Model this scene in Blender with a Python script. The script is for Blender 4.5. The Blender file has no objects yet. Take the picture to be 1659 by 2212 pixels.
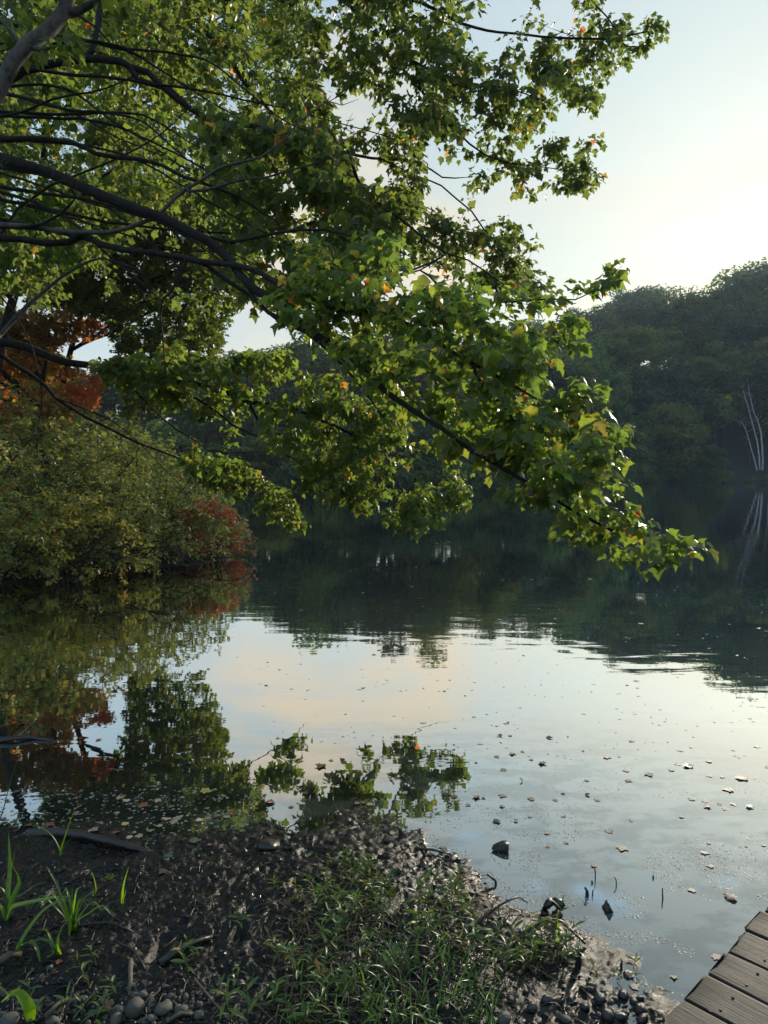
import bpy, math, random
import numpy as np
from mathutils import Vector, Matrix

random.seed(7)
RNG = np.random.default_rng(11)
scene = bpy.context.scene
COL = scene.collection
HAZE = True
HAZE_D = 0.00045

# ------------------------------------------------------------------ camera
CAM_H, PITCH, FPX = 1.75, math.radians(3.14), 1533.0      # eye height, tilt down, focal length for a 1659 x 2212 frame
cam_data = bpy.data.cameras.new('camera')
cam_data.sensor_fit = 'VERTICAL'
cam_data.sensor_height = 24.0
cam_data.lens = 24.0 * FPX / 2212.0
cam_data.clip_start = 0.05
cam_data.clip_end = 3000
cam = bpy.data.objects.new('camera', cam_data)
COL.objects.link(cam)
cam.location = (0, 0, CAM_H)
cam.rotation_euler = (math.radians(90) - PITCH, 0, 0)
scene.camera = cam

# ------------------------------------------------------------------ light
SUN_AZ, SUN_EL = math.radians(30.5), math.radians(15.2)
SUN_DIR = np.array([math.sin(SUN_AZ) * math.cos(SUN_EL), math.cos(SUN_AZ) * math.cos(SUN_EL), math.sin(SUN_EL)])
sun_data = bpy.data.lights.new('sun', 'SUN')
sun_data.energy = 3.4
sun_data.angle = math.radians(2.5)
sun_data.color = (1.0, 0.89, 0.70)
sun = bpy.data.objects.new('sun', sun_data)
COL.objects.link(sun)
sun.rotation_euler = Vector(SUN_DIR).to_track_quat('Z', 'Y').to_euler()

scene.view_settings.view_transform = 'Standard'
scene.view_settings.look = 'None'
scene.view_settings.exposure = 0.88
scene.view_settings.gamma = 1.0
scene.view_settings.use_curve_mapping = False
scene.render.engine = 'CYCLES'
cy = scene.cycles
cy.use_denoising = True
try:
    cy.denoiser = 'OPENIMAGEDENOISE'
    cy.denoising_input_passes = 'RGB_ALBEDO_NORMAL'
    cy.denoising_prefilter = 'ACCURATE'
except Exception:
    pass
cy.max_bounces = 7
cy.diffuse_bounces = 3
cy.glossy_bounces = 3
cy.transmission_bounces = 4
cy.volume_bounces = 1
cy.transparent_max_bounces = 8
cy.sample_clamp_indirect = 4.0
cy.caustics_reflective = False
cy.caustics_refractive = False


# ------------------------------------------------------------------ node helpers
def mat_new(name):
    m = bpy.data.materials.new(name)
    m.use_nodes = True
    m.node_tree.nodes.clear()
    return m, m.node_tree


def N(nt, kind, **kw):
    n = nt.nodes.new(kind)
    for k, v in kw.items():
        if k.startswith('i_'):
            key = k[2:]
            key = int(key) if key.isdigit() else key.replace('_', ' ')
            n.inputs[key].default_value = v
        else:
            setattr(n, k, v)
    return n


def L(nt, a, b):
    nt.links.new(a, b)


def math_node(nt, op, a, b=None, c=None, clamp=False):
    n = nt.nodes.new('ShaderNodeMath')
    n.operation = op
    n.use_clamp = clamp
    for i, v in enumerate((a, b, c)):
        if v is None:
            continue
        if isinstance(v, (int, float)):
            n.inputs[i].default_value = v
        else:
            L(nt, v, n.inputs[i])
    return n.outputs[0]


def mix_col(nt, fac, a, b, blend='MIX'):
    n = nt.nodes.new('ShaderNodeMix')
    n.data_type = 'RGBA'
    n.blend_type = blend
    for s, v in ((0, fac), (6, a), (7, b)):
        if isinstance(v, (int, float)):
            n.inputs[s].default_value = v
        elif isinstance(v, tuple):
            n.inputs[s].default_value = v if len(v) == 4 else (*v, 1)
        else:
            L(nt, v, n.inputs[s])
    return n.outputs[2]


def ramp(nt, fac, stops, interp='LINEAR'):
    n = nt.nodes.new('ShaderNodeValToRGB')
    cr = n.color_ramp
    cr.interpolation = interp
    while len(cr.elements) > 1:
        cr.elements.remove(cr.elements[-1])
    for i, (p, c) in enumerate(stops):
        if isinstance(c, (int, float)):
            c = (c, c, c)
        e = cr.elements[0] if i == 0 else cr.elements.new(p)
        e.position = p
        e.color = (*c, 1)
    L(nt, fac, n.inputs[0])
    return n.outputs[0]


# ------------------------------------------------------------------ sky
world = bpy.data.worlds.new('World')
scene.world = world
world.use_nodes = True
wt = world.node_tree
wt.nodes.clear()
SKY_STRENGTH = 0.1
tc = N(wt, 'ShaderNodeTexCoord')
sky = N(wt, 'ShaderNodeTexSky')
sky.sky_type = 'NISHITA'
sky.sun_disc = False
sky.sun_elevation = SUN_EL
sky.sun_rotation = SUN_AZ
sky.air_density = 1.0
sky.dust_density = 2.0
sky.ozone_density = 1.5
sep = N(wt, 'ShaderNodeSeparateXYZ')
L(wt, tc.outputs['Generated'], sep.inputs[0])
veil = ramp(wt, sep.outputs[2], [(0.0, (5.8, 5.6, 4.5)), (0.12, (5.3, 5.4, 4.7)), (0.26, (3.9, 4.7, 4.7)), (0.45, (3.3, 4.2, 4.55)), (0.75, (3.0, 4.0, 4.7)), (1.0, (2.9, 4.0, 4.9))])
dotn = N(wt, 'ShaderNodeVectorMath', operation='DOT_PRODUCT')
L(wt, tc.outputs['Generated'], dotn.inputs[0])
dotn.inputs[1].default_value = tuple(SUN_DIR)
dpos = math_node(wt, 'MAXIMUM', dotn.outputs['Value'], 0.0)
glow = math_node(wt, 'POWER', dpos, 14.0)
wide = math_node(wt, 'POWER', dpos, 2.2)
vcol = mix_col(wt, wide, mix_col(wt, 1.0, veil, (0.74, 0.88, 1.08), 'MULTIPLY'), veil)
glow_c = mix_col(wt, glow, (0, 0, 0), (2.2, 1.9, 1.0))
vcol = mix_col(wt, 1.0, vcol, glow_c, 'ADD')
# thin warm cirrus
mp = N(wt, 'ShaderNodeMapping')
mp.inputs['Scale'].default_value = (1.3, 1.0, 4.2)
mp.inputs['Rotation'].default_value = (0.0, 0.28, 0.5)
mp.inputs['Location'].default_value = (0.35, 0.1, 0.2)
L(wt, tc.outputs['Generated'], mp.inputs[0])
nz = N(wt, 'ShaderNodeTexNoise', i_Scale=2.1, i_Detail=7.0, i_Roughness=0.56, i_Distortion=0.7)
L(wt, mp.outputs[0], nz.inputs['Vector'])
cf = ramp(wt, nz.outputs[0], [(0.0, 0.0), (0.47, 0.0), (0.62, 0.55), (0.8, 0.9), (1.0, 1.0)])
zf = ramp(wt, sep.outputs[2], [(0.0, 0.5), (0.15, 0.8), (0.4, 0.55), (0.6, 0.25), (1.0, 0.15)])
cfac = math_node(wt, 'MULTIPLY', cf, zf)
cloudc = ramp(wt, sep.outputs[2], [(0.0, (6.6, 5.4, 3.6)), (0.3, (6.0, 5.0, 3.7)), (0.5, (5.0, 5.1, 5.0)), (1.0, (4.4, 4.9, 5.3))])
vcol = mix_col(wt, cfac, vcol, cloudc)
# two soft bands of cloud low over the pond
for az_, el_, rad_, am_ in ((2.0, 15.5, 7.0, .85), (-8.5, 19.0, 8.0, .85), (-3.0, 26.0, 9.0, .45)):
    a_, e_ = math.radians(az_), math.radians(el_)
    dn_ = N(wt, 'ShaderNodeVectorMath', operation='DOT_PRODUCT')
    L(wt, tc.outputs['Generated'], dn_.inputs[0])
    dn_.inputs[1].default_value = (math.sin(a_) * math.cos(e_), math.cos(a_) * math.cos(e_), math.sin(e_))
    mr = N(wt, 'ShaderNodeMapRange', interpolation_type='SMOOTHSTEP')
    L(wt, dn_.outputs['Value'], mr.inputs[0])
    mr.inputs[1].default_value = math.cos(math.radians(rad_)); mr.inputs[2].default_value = 1.0
    mr.inputs[3].default_value = 0.0; mr.inputs[4].default_value = am_
    nf_ = ramp(wt, nz.outputs[0], [(0.40, 0.05), (0.54, 1.0)])
    vcol = mix_col(wt, math_node(wt, 'MULTIPLY', mr.outputs[0], nf_), vcol, (6.3, 5.0, 3.3))
nish = mix_col(wt, 1.0, sky.outputs[0], (0.8, 0.8, 0.8), 'MULTIPLY')
final = mix_col(wt, 1.0, mix_col(wt, 0.93, nish, vcol), (0.82, 0.83, 0.84), 'MULTIPLY')
bg = N(wt, 'ShaderNodeBackground')
bg.inputs[1].default_value = SKY_STRENGTH
L(wt, final, bg.inputs[0])
wo = N(wt, 'ShaderNodeOutputWorld')
L(wt, bg.outputs[0], wo.inputs[0])


# ------------------------------------------------------------------ object helpers
def tag(o, label=None, cat=None, group=None, kind=None):
    if label: o['label'] = label
    if cat: o['category'] = cat
    if group: o['group'] = group
    if kind: o['kind'] = kind
    return o


def np_mesh(name, V, F, mats=(), attrs=None, smooth=False, midx=None):
    """F: one array (n,3)/(n,4) or a list of such arrays"""
    V = np.asarray(V, dtype=np.float32)
    if isinstance(F, np.ndarray):
        F = [F]
    F = [np.asarray(f, dtype=np.int32) for f in F if len(f)]
    me = bpy.data.meshes.new(name)
    me.vertices.add(len(V))
    me.vertices.foreach_set('co', V.ravel())
    loops = np.concatenate([f.ravel() for f in F])
    sizes = np.concatenate([np.full(len(f), f.shape[1], dtype=np.int32) for f in F])
    starts = np.concatenate([[0], np.cumsum(sizes)[:-1]]).astype(np.int32)
    me.loops.add(len(loops))
    me.loops.foreach_set('vertex_index', loops)
    me.polygons.add(len(sizes))
    me.polygons.foreach_set('loop_start', starts)
    if midx is not None:
        me.polygons.foreach_set('material_index', np.asarray(midx, dtype=np.int32))
    me.update(calc_edges=True)
    if smooth:
        me.polygons.foreach_set('use_smooth', np.ones(len(sizes), dtype=bool))
    for k, a in (attrs or {}).items():
        at = me.attributes.new(k, 'FLOAT', 'POINT')
        at.data.foreach_set('value', np.asarray(a, dtype=np.float32))
    for m in mats:
        me.materials.append(m)
    return me


def link(name, me, parent=None, loc=(0, 0, 0), **kw):
    o = bpy.data.objects.new(name, me)
    COL.objects.link(o)
    o.location = loc
    if parent is not None:
        o.parent = parent
    tag(o, **kw)
    return o


def empty(name, loc, **kw):
    return link(name, None, None, loc, **kw)


def ray(px, py):
    """direction through a point of the 1659 x 2212 frame, with unit depth along the view axis"""
    x, y = (px - 829.5) / FPX, (1106 - py) / FPX
    return np.array([x, math.cos(PITCH) + y * math.sin(PITCH), -math.sin(PITCH) + y * math.cos(PITCH)])


def P3(px, py, d):
    return np.array([0, 0, CAM_H]) + ray(px, py) * d


def onz(px, py, z=0.0):
    r = ray(px, py)
    return np.array([0, 0, CAM_H]) + r * ((CAM_H - z) / -r[2])


# ------------------------------------------------------------------ numpy noise
def _h(ix, iy, iz, seed):
    n = (ix.astype(np.int64) * 374761393 + iy.astype(np.int64) * 668265263 + iz.astype(np.int64) * 2147483647 + seed * 1274126177) & 0xFFFFFFFF
    n = ((n ^ (n >> 13)) * 1274126177) & 0xFFFFFFFF
    n = (n ^ (n >> 16)) & 0xFFFFFFFF
    return n.astype(np.float64) / 4294967295.0


def vnoise2(x, y, seed=0):
    x = np.asarray(x, float); y = np.asarray(y, float)
    ix, iy = np.floor(x), np.floor(y)
    fx, fy = x - ix, y - iy
    fx = fx * fx * (3 - 2 * fx); fy = fy * fy * (3 - 2 * fy)
    z = np.zeros_like(ix)
    a, b = _h(ix, iy, z, seed), _h(ix + 1, iy, z, seed)
    c, d = _h(ix, iy + 1, z, seed), _h(ix + 1, iy + 1, z, seed)
    return (a + (b - a) * fx) * (1 - fy) + (c + (d - c) * fx) * fy


def fbm2(x, y, seed=0, octv=4, gain=0.5):
    s = 0; a = 1; t = 0
    for i in range(octv):
        c, q = math.cos(i * 1.1), math.sin(i * 1.1)
        s = s + a * (vnoise2((x * c - y * q) * 2 ** i + 13.7 * i, (x * q + y * c) * 2 ** i, seed + i) - 0.5)
        t += a; a *= gain
    return s / t * 2      # about -1..1


def vnoise3(p, seed=0):
    i = np.floor(p); f = p - i
    f = f * f * (3 - 2 * f)
    r = 0
    for dx in (0, 1):
        for dy in (0, 1):
            for dz in (0, 1):
                w = (f[:, 0] if dx else 1 - f[:, 0]) * (f[:, 1] if dy else 1 - f[:, 1]) * (f[:, 2] if dz else 1 - f[:, 2])
                r = r + w * _h(i[:, 0] + dx, i[:, 1] + dy, i[:, 2] + dz, seed)
    return r


def norm(v):
    return v / (np.linalg.norm(v, axis=-1, keepdims=True) + 1e-9)


def in_poly(px, py, poly):
    px = np.asarray(px); py = np.asarray(py)
    inside = np.zeros(px.shape, bool)
    n = len(poly)
    for i in range(n):
        x0, y0 = poly[i]; x1, y1 = poly[(i + 1) % n]
        c = ((y0 > py) != (y1 > py)) & (px < (x1 - x0) * (py - y0) / ((y1 - y0) or 1e-9) + x0)
        inside ^= c
    return inside


# ------------------------------------------------------------------ materials
def leaf_material(name, stops, trans=0.4, rough=0.42, spec=0.38, trans_gain=1.7, vary=0.16):
    m, nt = mat_new(name)
    at = N(nt, 'ShaderNodeAttribute', attribute_name='tint')
    oi = N(nt, 'ShaderNodeObjectInfo')
    f = math_node(nt, 'FRACT', math_node(nt, 'ADD', at.outputs['Fac'], oi.outputs['Random']))
    c = ramp(nt, f, stops)
    nz_ = N(nt, 'ShaderNodeTexNoise', i_Scale=60.0, i_Detail=2.0)
    geo_ = N(nt, 'ShaderNodeNewGeometry')
    L(nt, geo_.outputs['Position'], nz_.inputs['Vector'])
    c = mix_col(nt, 0.35, c, mix_col(nt, 1.0, c, ramp(nt, nz_.outputs[0], [(0.3, 0.55), (0.7, 1.5)]), 'MULTIPLY'))
    p = N(nt, 'ShaderNodeBsdfPrincipled', i_Roughness=rough)
    p.inputs['Specular IOR Level'].default_value = spec
    L(nt, c, p.inputs['Base Color'])
    vmul = math_node(nt, 'ADD', math_node(nt, 'MULTIPLY', math_node(nt, 'FRACT', math_node(nt, 'MULTIPLY', oi.outputs['Random'], 7.3)), vary), 1.0 - vary / 2)
    cmb = N(nt, 'ShaderNodeHueSaturation'); L(nt, vmul, cmb.inputs['Value']); L(nt, c, cmb.inputs['Color']); c = cmb.outputs[0]
    L(nt, c, p.inputs['Base Color'])
    t = N(nt, 'ShaderNodeBsdfTranslucent')
    tcn = mix_col(nt, 1.0, c, (trans_gain * 1.05, trans_gain * 1.1, trans_gain * 0.55), 'MULTIPLY')
    L(nt, tcn, t.inputs[0])
    mx = N(nt, 'ShaderNodeMixShader')
    mx.inputs[0].default_value = trans
    L(nt, p.outputs[0], mx.inputs[1]); L(nt, t.outputs[0], mx.inputs[2])
    o = N(nt, 'ShaderNodeOutputMaterial')
    L(nt, mx.outputs[0], o.inputs[0])
    return m


def noise_material(name, c1, c2, scale=8.0, rough=0.8, bump=0.3, spec=0.3, stretch=(1, 1, 1), detail=6.0, bdist=0.01, c3=None, obj_coord=True):
    m, nt = mat_new(name)
    tcn = N(nt, 'ShaderNodeTexCoord')
    mpn = N(nt, 'ShaderNodeMapping')
    mpn.inputs['Scale'].default_value = stretch
    L(nt, tcn.outputs['Object'], mpn.inputs[0])
    a = N(nt, 'ShaderNodeTexNoise', i_Scale=scale, i_Detail=detail, i_Roughness=0.6)
    L(nt, mpn.outputs[0], a.inputs['Vector'])
    stops = [(0.3, c1), (0.7, c2)]
    if c3: stops = [(0.3, c1), (0.55, c2), (0.75, c3)]
    c = ramp(nt, a.outputs[0], stops)
    oi = N(nt, 'ShaderNodeObjectInfo')
    v = math_node(nt, 'ADD', math_node(nt, 'MULTIPLY', oi.outputs['Random'], 0.5), 0.75)
    hs = N(nt, 'ShaderNodeHueSaturation')
    L(nt, v, hs.inputs['Value']); L(nt, c, hs.inputs['Color'])
    p = N(nt, 'ShaderNodeBsdfPrincipled', i_Roughness=rough)
    p.inputs['Specular IOR Level'].default_value = spec
    L(nt, hs.outputs[0], p.inputs['Base Color'])
    if bump:
        b = N(nt, 'ShaderNodeBump', i_Strength=bump, i_Distance=bdist)
        L(nt, a.outputs[0], b.inputs['Height']); L(nt, b.outputs[0], p.inputs['Normal'])
    o = N(nt, 'ShaderNodeOutputMaterial')
    L(nt, p.outputs[0], o.inputs[0])
    return m


M = {}
G = lambda r, g, b: (r, g, b)
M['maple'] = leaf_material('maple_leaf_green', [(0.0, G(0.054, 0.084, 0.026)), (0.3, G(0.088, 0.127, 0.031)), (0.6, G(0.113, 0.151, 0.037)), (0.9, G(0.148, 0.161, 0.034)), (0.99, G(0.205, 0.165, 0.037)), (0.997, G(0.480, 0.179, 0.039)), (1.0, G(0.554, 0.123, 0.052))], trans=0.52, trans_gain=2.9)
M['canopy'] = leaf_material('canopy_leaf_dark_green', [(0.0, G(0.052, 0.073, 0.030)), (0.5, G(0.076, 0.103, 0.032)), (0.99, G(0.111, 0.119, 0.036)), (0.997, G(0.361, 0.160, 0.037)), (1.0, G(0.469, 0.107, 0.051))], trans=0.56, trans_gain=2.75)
M['back'] = leaf_material('back_leaf_green', [(0.0, G(.04, .068, .014)), (0.5, G(.062, .092, .016)), (0.9, G(.09, .11, .016)), (1.0, G(.12, .11, .018))], trans=0.5, trans_gain=2.0)
M['gold'] = leaf_material('back_leaf_yellow_green', [(0.0, G(0.078, 0.132, 0.021)), (0.4, G(0.119, 0.171, 0.021)), (0.7, G(0.191, 0.202, 0.021)), (0.9, G(0.270, 0.202, 0.021)), (1.0, G(0.317, 0.140, 0.025))], trans=0.55, trans_gain=2.6)
M['orange'] = leaf_material('red_orange_leaf', [(0.0, G(0.244, 0.163, 0.059)), (0.35, G(0.414, 0.163, 0.070)), (0.7, G(0.464, 0.131, 0.070)), (1.0, G(0.293, 0.240, 0.059))], trans=0.45, trans_gain=2.0)
M['shrub'] = leaf_material('shrub_leaf_green', [(0.0, G(0.119, 0.161, 0.055)), (0.5, G(0.207, 0.236, 0.078)), (0.9, G(0.293, 0.284, 0.099)), (1.0, G(0.354, 0.236, 0.078))], trans=0.4, trans_gain=1.8)
M['shrub_y'] = leaf_material('shrub_leaf_yellow', [(0.0, G(0.204, 0.212, 0.048)), (0.5, G(0.348, 0.286, 0.068)), (0.85, G(0.493, 0.300, 0.068)), (1.0, G(0.579, 0.212, 0.068))], trans=0.4, trans_gain=1.8)
M['shrub_r'] = leaf_material('shrub_leaf_red', [(0.0, G(0.234, 0.095, 0.053)), (0.5, G(0.374, 0.099, 0.071)), (1.0, G(0.210, 0.140, 0.059))], trans=0.4, trans_gain=1.8)
M['far'] = leaf_material('far_crown_green', [(0.0, G(0.063, 0.103, 0.033)), (0.5, G(0.092, 0.145, 0.036)), (0.9, G(0.124, 0.177, 0.036)), (1.0, G(0.156, 0.177, 0.033))], trans=0.3, rough=0.6, spec=0.2, trans_gain=1.6, vary=0.8)
M['far_y'] = leaf_material('far_crown_olive', [(0.0, G(0.079, 0.103, 0.022)), (0.5, G(0.120, 0.135, 0.024)), (1.0, G(0.160, 0.135, 0.025))], trans=0.35, rough=0.6, spec=0.2, trans_gain=1.8, vary=0.8)
M['far_b'] = leaf_material('far_crown_blue_green', [(0.0, G(0.039, 0.072, 0.033)), (0.5, G(0.061, 0.105, 0.044)), (1.0, G(0.083, 0.127, 0.044))], trans=0.3, rough=0.6, spec=0.2, trans_gain=1.6, vary=0.8)
M['weed'] = leaf_material('weed_leaf', [(0.0, G(0.050, 0.100, 0.025)), (0.5, G(0.085, 0.150, 0.035)), (0.9, G(0.130, 0.190, 0.040)), (0.97, G(0.160, 0.200, 0.030)), (1.0, G(0.300, 0.150, 0.030))], trans=0.35, rough=0.4, spec=0.5)
M['weed_y'] = leaf_material('weed_leaf_yellow_green', [(0.0, G(0.080, 0.130, 0.020)), (0.5, G(0.140, 0.190, 0.020)), (0.9, G(0.200, 0.230, 0.020)), (1.0, G(0.280, 0.170, 0.030))], trans=0.4, rough=0.4)
M['blade'] = leaf_material('sedge_blade', [(0.0, G(.045, .10, .03)), (0.6, G(.07, .15, .03)), (1.0, G(.14, .24, .02))], trans=0.35, rough=0.33, spec=0.55)
M['blade_bright'] = leaf_material('bright_blade', [(0.0, G(.16, .3, .012)), (1.0, G(.22, .34, .015))], trans=0.5, rough=0.35)
M['bark'] = noise_material('maple_bark', (.006, .005, .004), (.024, .020, .016), 22, 0.85, 0.6, stretch=(1, 1, .5), bdist=.02)
M['bark_grey'] = noise_material('grey_bark', (.025, .023, .020), (.095, .088, .078), 14, 0.85, 0.6, bdist=.02, c3=(.055, .06, .042))
M['bark_far'] = noise_material('far_bark', (.02, .017, .014), (.06, .052, .043), 3, 0.9, 0)
M['twig'] = noise_material('twig_bark', (.02, .015, .011), (.05, .04, .03), 30, 0.7, 0)
M['twig_dead'] = noise_material('dead_twig_bark', (.07, .062, .05), (.17, .155, .13), 30, 0.8, 0)
M['birch'] = noise_material('birch_bark', (.22, .21, .19), (.6, .58, .54), 5, 0.7, 0.2, stretch=(1, 1, .4))
M['wood_wet'] = noise_material('wet_dark_wood', (.006, .005, .004), (.03, .024, .018), 40, 0.35, 0.7, spec=0.6, bdist=.006)
M['stick'] = noise_material('pale_stick', (.05, .04, .03), (.16, .13, .09), 30, 0.7, 0.5, bdist=.004)
M['stem'] = noise_material('green_stem', (.06, .09, .025), (.14, .10, .04), 30, 0.5, 0)
M['stem_dry'] = noise_material('dry_stem', (.08, .05, .03), (.17, .12, .07), 30, 0.6, 0)
M['stone'] = noise_material('river_stone', (.035, .032, .026), (.13, .118, .095), 26, 0.6, 0.5, spec=0.5, bdist=.004)
M['stone_dark'] = noise_material('wet_stone', (.012, .011, .010), (.06, .052, .043), 26, 0.25, 0.4, spec=0.6, bdist=.004)

# ------------------------------------------------------------------ terrain
LAKE = [(12, -3), (5, .2), (2.5, 1.2), (1.25, 1.95), (.9, 2.2), (.62, 2.5), (.28, 2.78), (.14, 3.05), (-.12, 3.22), (-.55, 3.3), (-1.2, 3.32), (-1.9, 3.42), (-2.7, 3.7),
        (-3.3, 4.5), (-3.9, 6), (-5.2, 8.2), (-6.6, 9.6), (-6.0, 10.9), (-4.9, 12.2), (-3.2, 13.8), (-3.1, 14.6), (-4.4, 16.4), (-8, 20), (-20, 33), (-31, 48), (-30, 58),
        (-12, 62), (6, 69), (22, 88), (44, 121), (75, 130), (110, 120), (125, 80), (80, 30), (40, 0)]


def lake_dist(x, y):
    """signed distance to the shoreline, positive on land"""
    x = np.asarray(x, float); y = np.asarray(y, float)
    best = np.full(x.shape, 1e9)
    n = len(LAKE)
    for i in range(n):
        x0, y0 = LAKE[i]; x1, y1 = LAKE[(i + 1) % n]
        dx, dy = x1 - x0, y1 - y0
        t = np.clip(((x - x0) * dx + (y - y0) * dy) / (dx * dx + dy * dy), 0, 1)
        best = np.minimum(best, np.hypot(x - x0 - t * dx, y - y0 - t * dy))
    return np.where(in_poly(x, y, LAKE), -best, best)


def hill_max(az):
    return np.interp(az, np.radians([-60, -30, -18, -6, 3, 12, 20, 28, 45, 70]), [6, 6, 7, 8.5, 12, 16, 20, 23.5, 25, 20])


def ground_h(x, y):
    s = lake_dist(x, y)
    az = np.arctan2(x, np.maximum(y, 1e-3))
    far = np.clip((y - 30) / 30, 0, 1)
    hm = hill_max(az)
    t = np.clip(s / 42, 0, 1)
    hill = np.clip(s / 2.5, 0, 1) * 1.1 + hm * (t * t * (3 - 2 * t)) + np.clip(s - 42, 0, 400) * 0.02
    hill = hill + fbm2(x / 9, y / 9, 5) * np.clip(s / 10, 0, 1) * .9
    near = 0.35 * (1 - np.exp(-np.maximum(s, 0) * .22)) + np.clip(s - 6, 0, 60) * .03
    bed = -0.02 - np.clip(-s, 0, 1.2) * .045 - np.clip(-s - 1.2, 0, 12) * .12
    land = near * (1 - far) + hill * far
    return np.where(s > 0, land, bed)


def grid_mesh(name, X, Y, Z, mats, smooth=True, attrs=None):
    r, c = X.shape
    idx = np.arange(r * c).reshape(r, c)
    F = np.stack([idx[:-1, :-1], idx[:-1, 1:], idx[1:, 1:], idx[1:, :-1]], -1).reshape(-1, 4)
    return np_mesh(name, np.stack([X, Y, Z], -1).reshape(-1, 3), F, mats, smooth=smooth, attrs=attrs)


# ground material: leaf litter and dark soil
m, nt = mat_new('forest_floor')
geo = N(nt, 'ShaderNodeNewGeometry')
a = N(nt, 'ShaderNodeTexNoise', i_Scale=1.6, i_Detail=9.0, i_Roughness=0.7)
L(nt, geo.outputs['Position'], a.inputs['Vector'])
c = ramp(nt, a.outputs[0], [(0.3, (.006, .006, .004)), (0.5, (.014, .012, .007)), (0.62, (.026, .019, .011)), (0.75, (.014, .019, .008))])
p = N(nt, 'ShaderNodeBsdfPrincipled', i_Roughness=0.9)
L(nt, c, p.inputs['Base Color'])
b = N(nt, 'ShaderNodeBump', i_Strength=0.6, i_Distance=0.1)
L(nt, a.outputs[0], b.inputs['Height']); L(nt, b.outputs[0], p.inputs['Normal'])
o = N(nt, 'ShaderNodeOutputMaterial'); L(nt, p.outputs[0], o.inputs[0])
M['floor'] = m

rr = np.concatenate([[0.0], np.geomspace(0.8, 900, 210)])
aa = np.radians(np.linspace(-180, 180, 289))
A_, R_ = np.meshgrid(aa, rr)
X_, Y_ = R_ * np.sin(A_), R_ * np.cos(A_)
Z_ = ground_h(X_, Y_)
FINE_R0, FINE_R1, FINE_A = 1.0, 5.4, math.radians(46)
inner = (R_ < FINE_R1 - .15) & (R_ > FINE_R0 + .1) & (np.abs(A_) < FINE_A - .03)
Z_ = np.where(inner, Z_ - .12, Z_)
link('ground', grid_mesh('ground', X_, Y_, Z_, [M['floor']]), kind='structure')


# fine wet mud sheet round the photographer's feet
def mud_h(x, y):
    s = lake_dist(x, y)
    land = 0.05 * (1 - np.exp(-np.maximum(s, 0) * .75)) + .001
    bed = -np.clip(-s, 0, 1.0) * np.where(x < -.45, .06, np.where(x < .2, .022, .055)) - np.clip(-s - 1.0, 0, 12) * .09
    h = np.where(s > 0, land, bed)
    mound = .005 * np.exp(-(((x - .1) / .8) ** 2 + ((y - 3.5) / .3) ** 2)) + .03 * np.exp(-(((x + .02) / .34) ** 2 + ((y - 2.95) / .33) ** 2)) + .035 * np.exp(-(((x - .08) / .42) ** 2 + ((y - 2.3) / .4) ** 2)) + .04 * np.exp(-(((x - .5) / .2) ** 2 + ((y - 2.62) / .12) ** 2))
    h = h + mound
    shal = np.exp(-np.maximum(-s, 0) / .75)
    n1 = fbm2(x * 5.2, y * 5.2, 21, 3) * .014
    n2 = fbm2(x * 22 + 3, y * 28, 31, 3)
    n2 = (1 - np.abs(n2) * 2.2) * .0065
    n3 = fbm2(x * 70, y * 85, 41, 3) * .0075
    pits = -np.clip(vnoise2(x * 11, y * 11, 77) - .72, 0, 1) * .11 * (s > .05)
    return h + (n1 + (n2 + n3) * np.where(x > .35, .7, 1.0) + pits * np.where(x > .3, .3, 1.0)) * (.35 + .65 * shal) - np.where(s < -.9, .02, 0)


r2 = np.geomspace(FINE_R0, FINE_R1, 520)
a2 = np.linspace(-FINE_A, FINE_A, 640)
A2, R2 = np.meshgrid(a2, r2)
X2, Y2 = R2 * np.sin(A2), R2 * np.cos(A2)
Z2 = mud_h(X2, Y2)
edge = np.minimum.reduce([(R2 - FINE_R0) / .12, (FINE_R1 - R2) / .2, (FINE_A - np.abs(A2)) / .05])
Z2 = np.where(edge < 1, Z2 - (1 - np.clip(edge, 0, 1)) * .10, Z2)
m, nt = mat_new('wet_mud')
geo = N(nt, 'ShaderNodeNewGeometry')
a = N(nt, 'ShaderNodeTexNoise', i_Scale=9.0, i_Detail=8.0, i_Roughness=0.65)
L(nt, geo.outputs['Position'], a.inputs['Vector'])
a3 = N(nt, 'ShaderNodeTexNoise', i_Scale=150.0, i_Detail=4.0, i_Roughness=0.7)
L(nt, geo.outputs['Position'], a3.inputs['Vector'])
c = ramp(nt, a.outputs[0], [(0.3, (.005, .0045, .0035)), (0.55, (.010, .009, .0075)), (0.72, (.022, .018, .013))])
p = N(nt, 'ShaderNodeBsdfPrincipled')
L(nt, c, p.inputs['Base Color'])
p.inputs['Specular IOR Level'].default_value = 0.27
L(nt, ramp(nt, a.outputs[0], [(0.35, 0.1), (0.6, 0.36)]), p.inputs['Roughness'])
b = N(nt, 'ShaderNodeBump', i_Strength=0.8, i_Distance=0.004)
L(nt, a3.outputs[0], b.inputs['Height']); L(nt, b.outputs[0], p.inputs['Normal'])
o = N(nt, 'ShaderNodeOutputMaterial'); L(nt, p.outputs[0], o.inputs[0])
M['mud'] = m
link('muddy_shore', grid_mesh('muddy_shore', X2, Y2, Z2, [M['mud']]), kind='structure')


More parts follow.
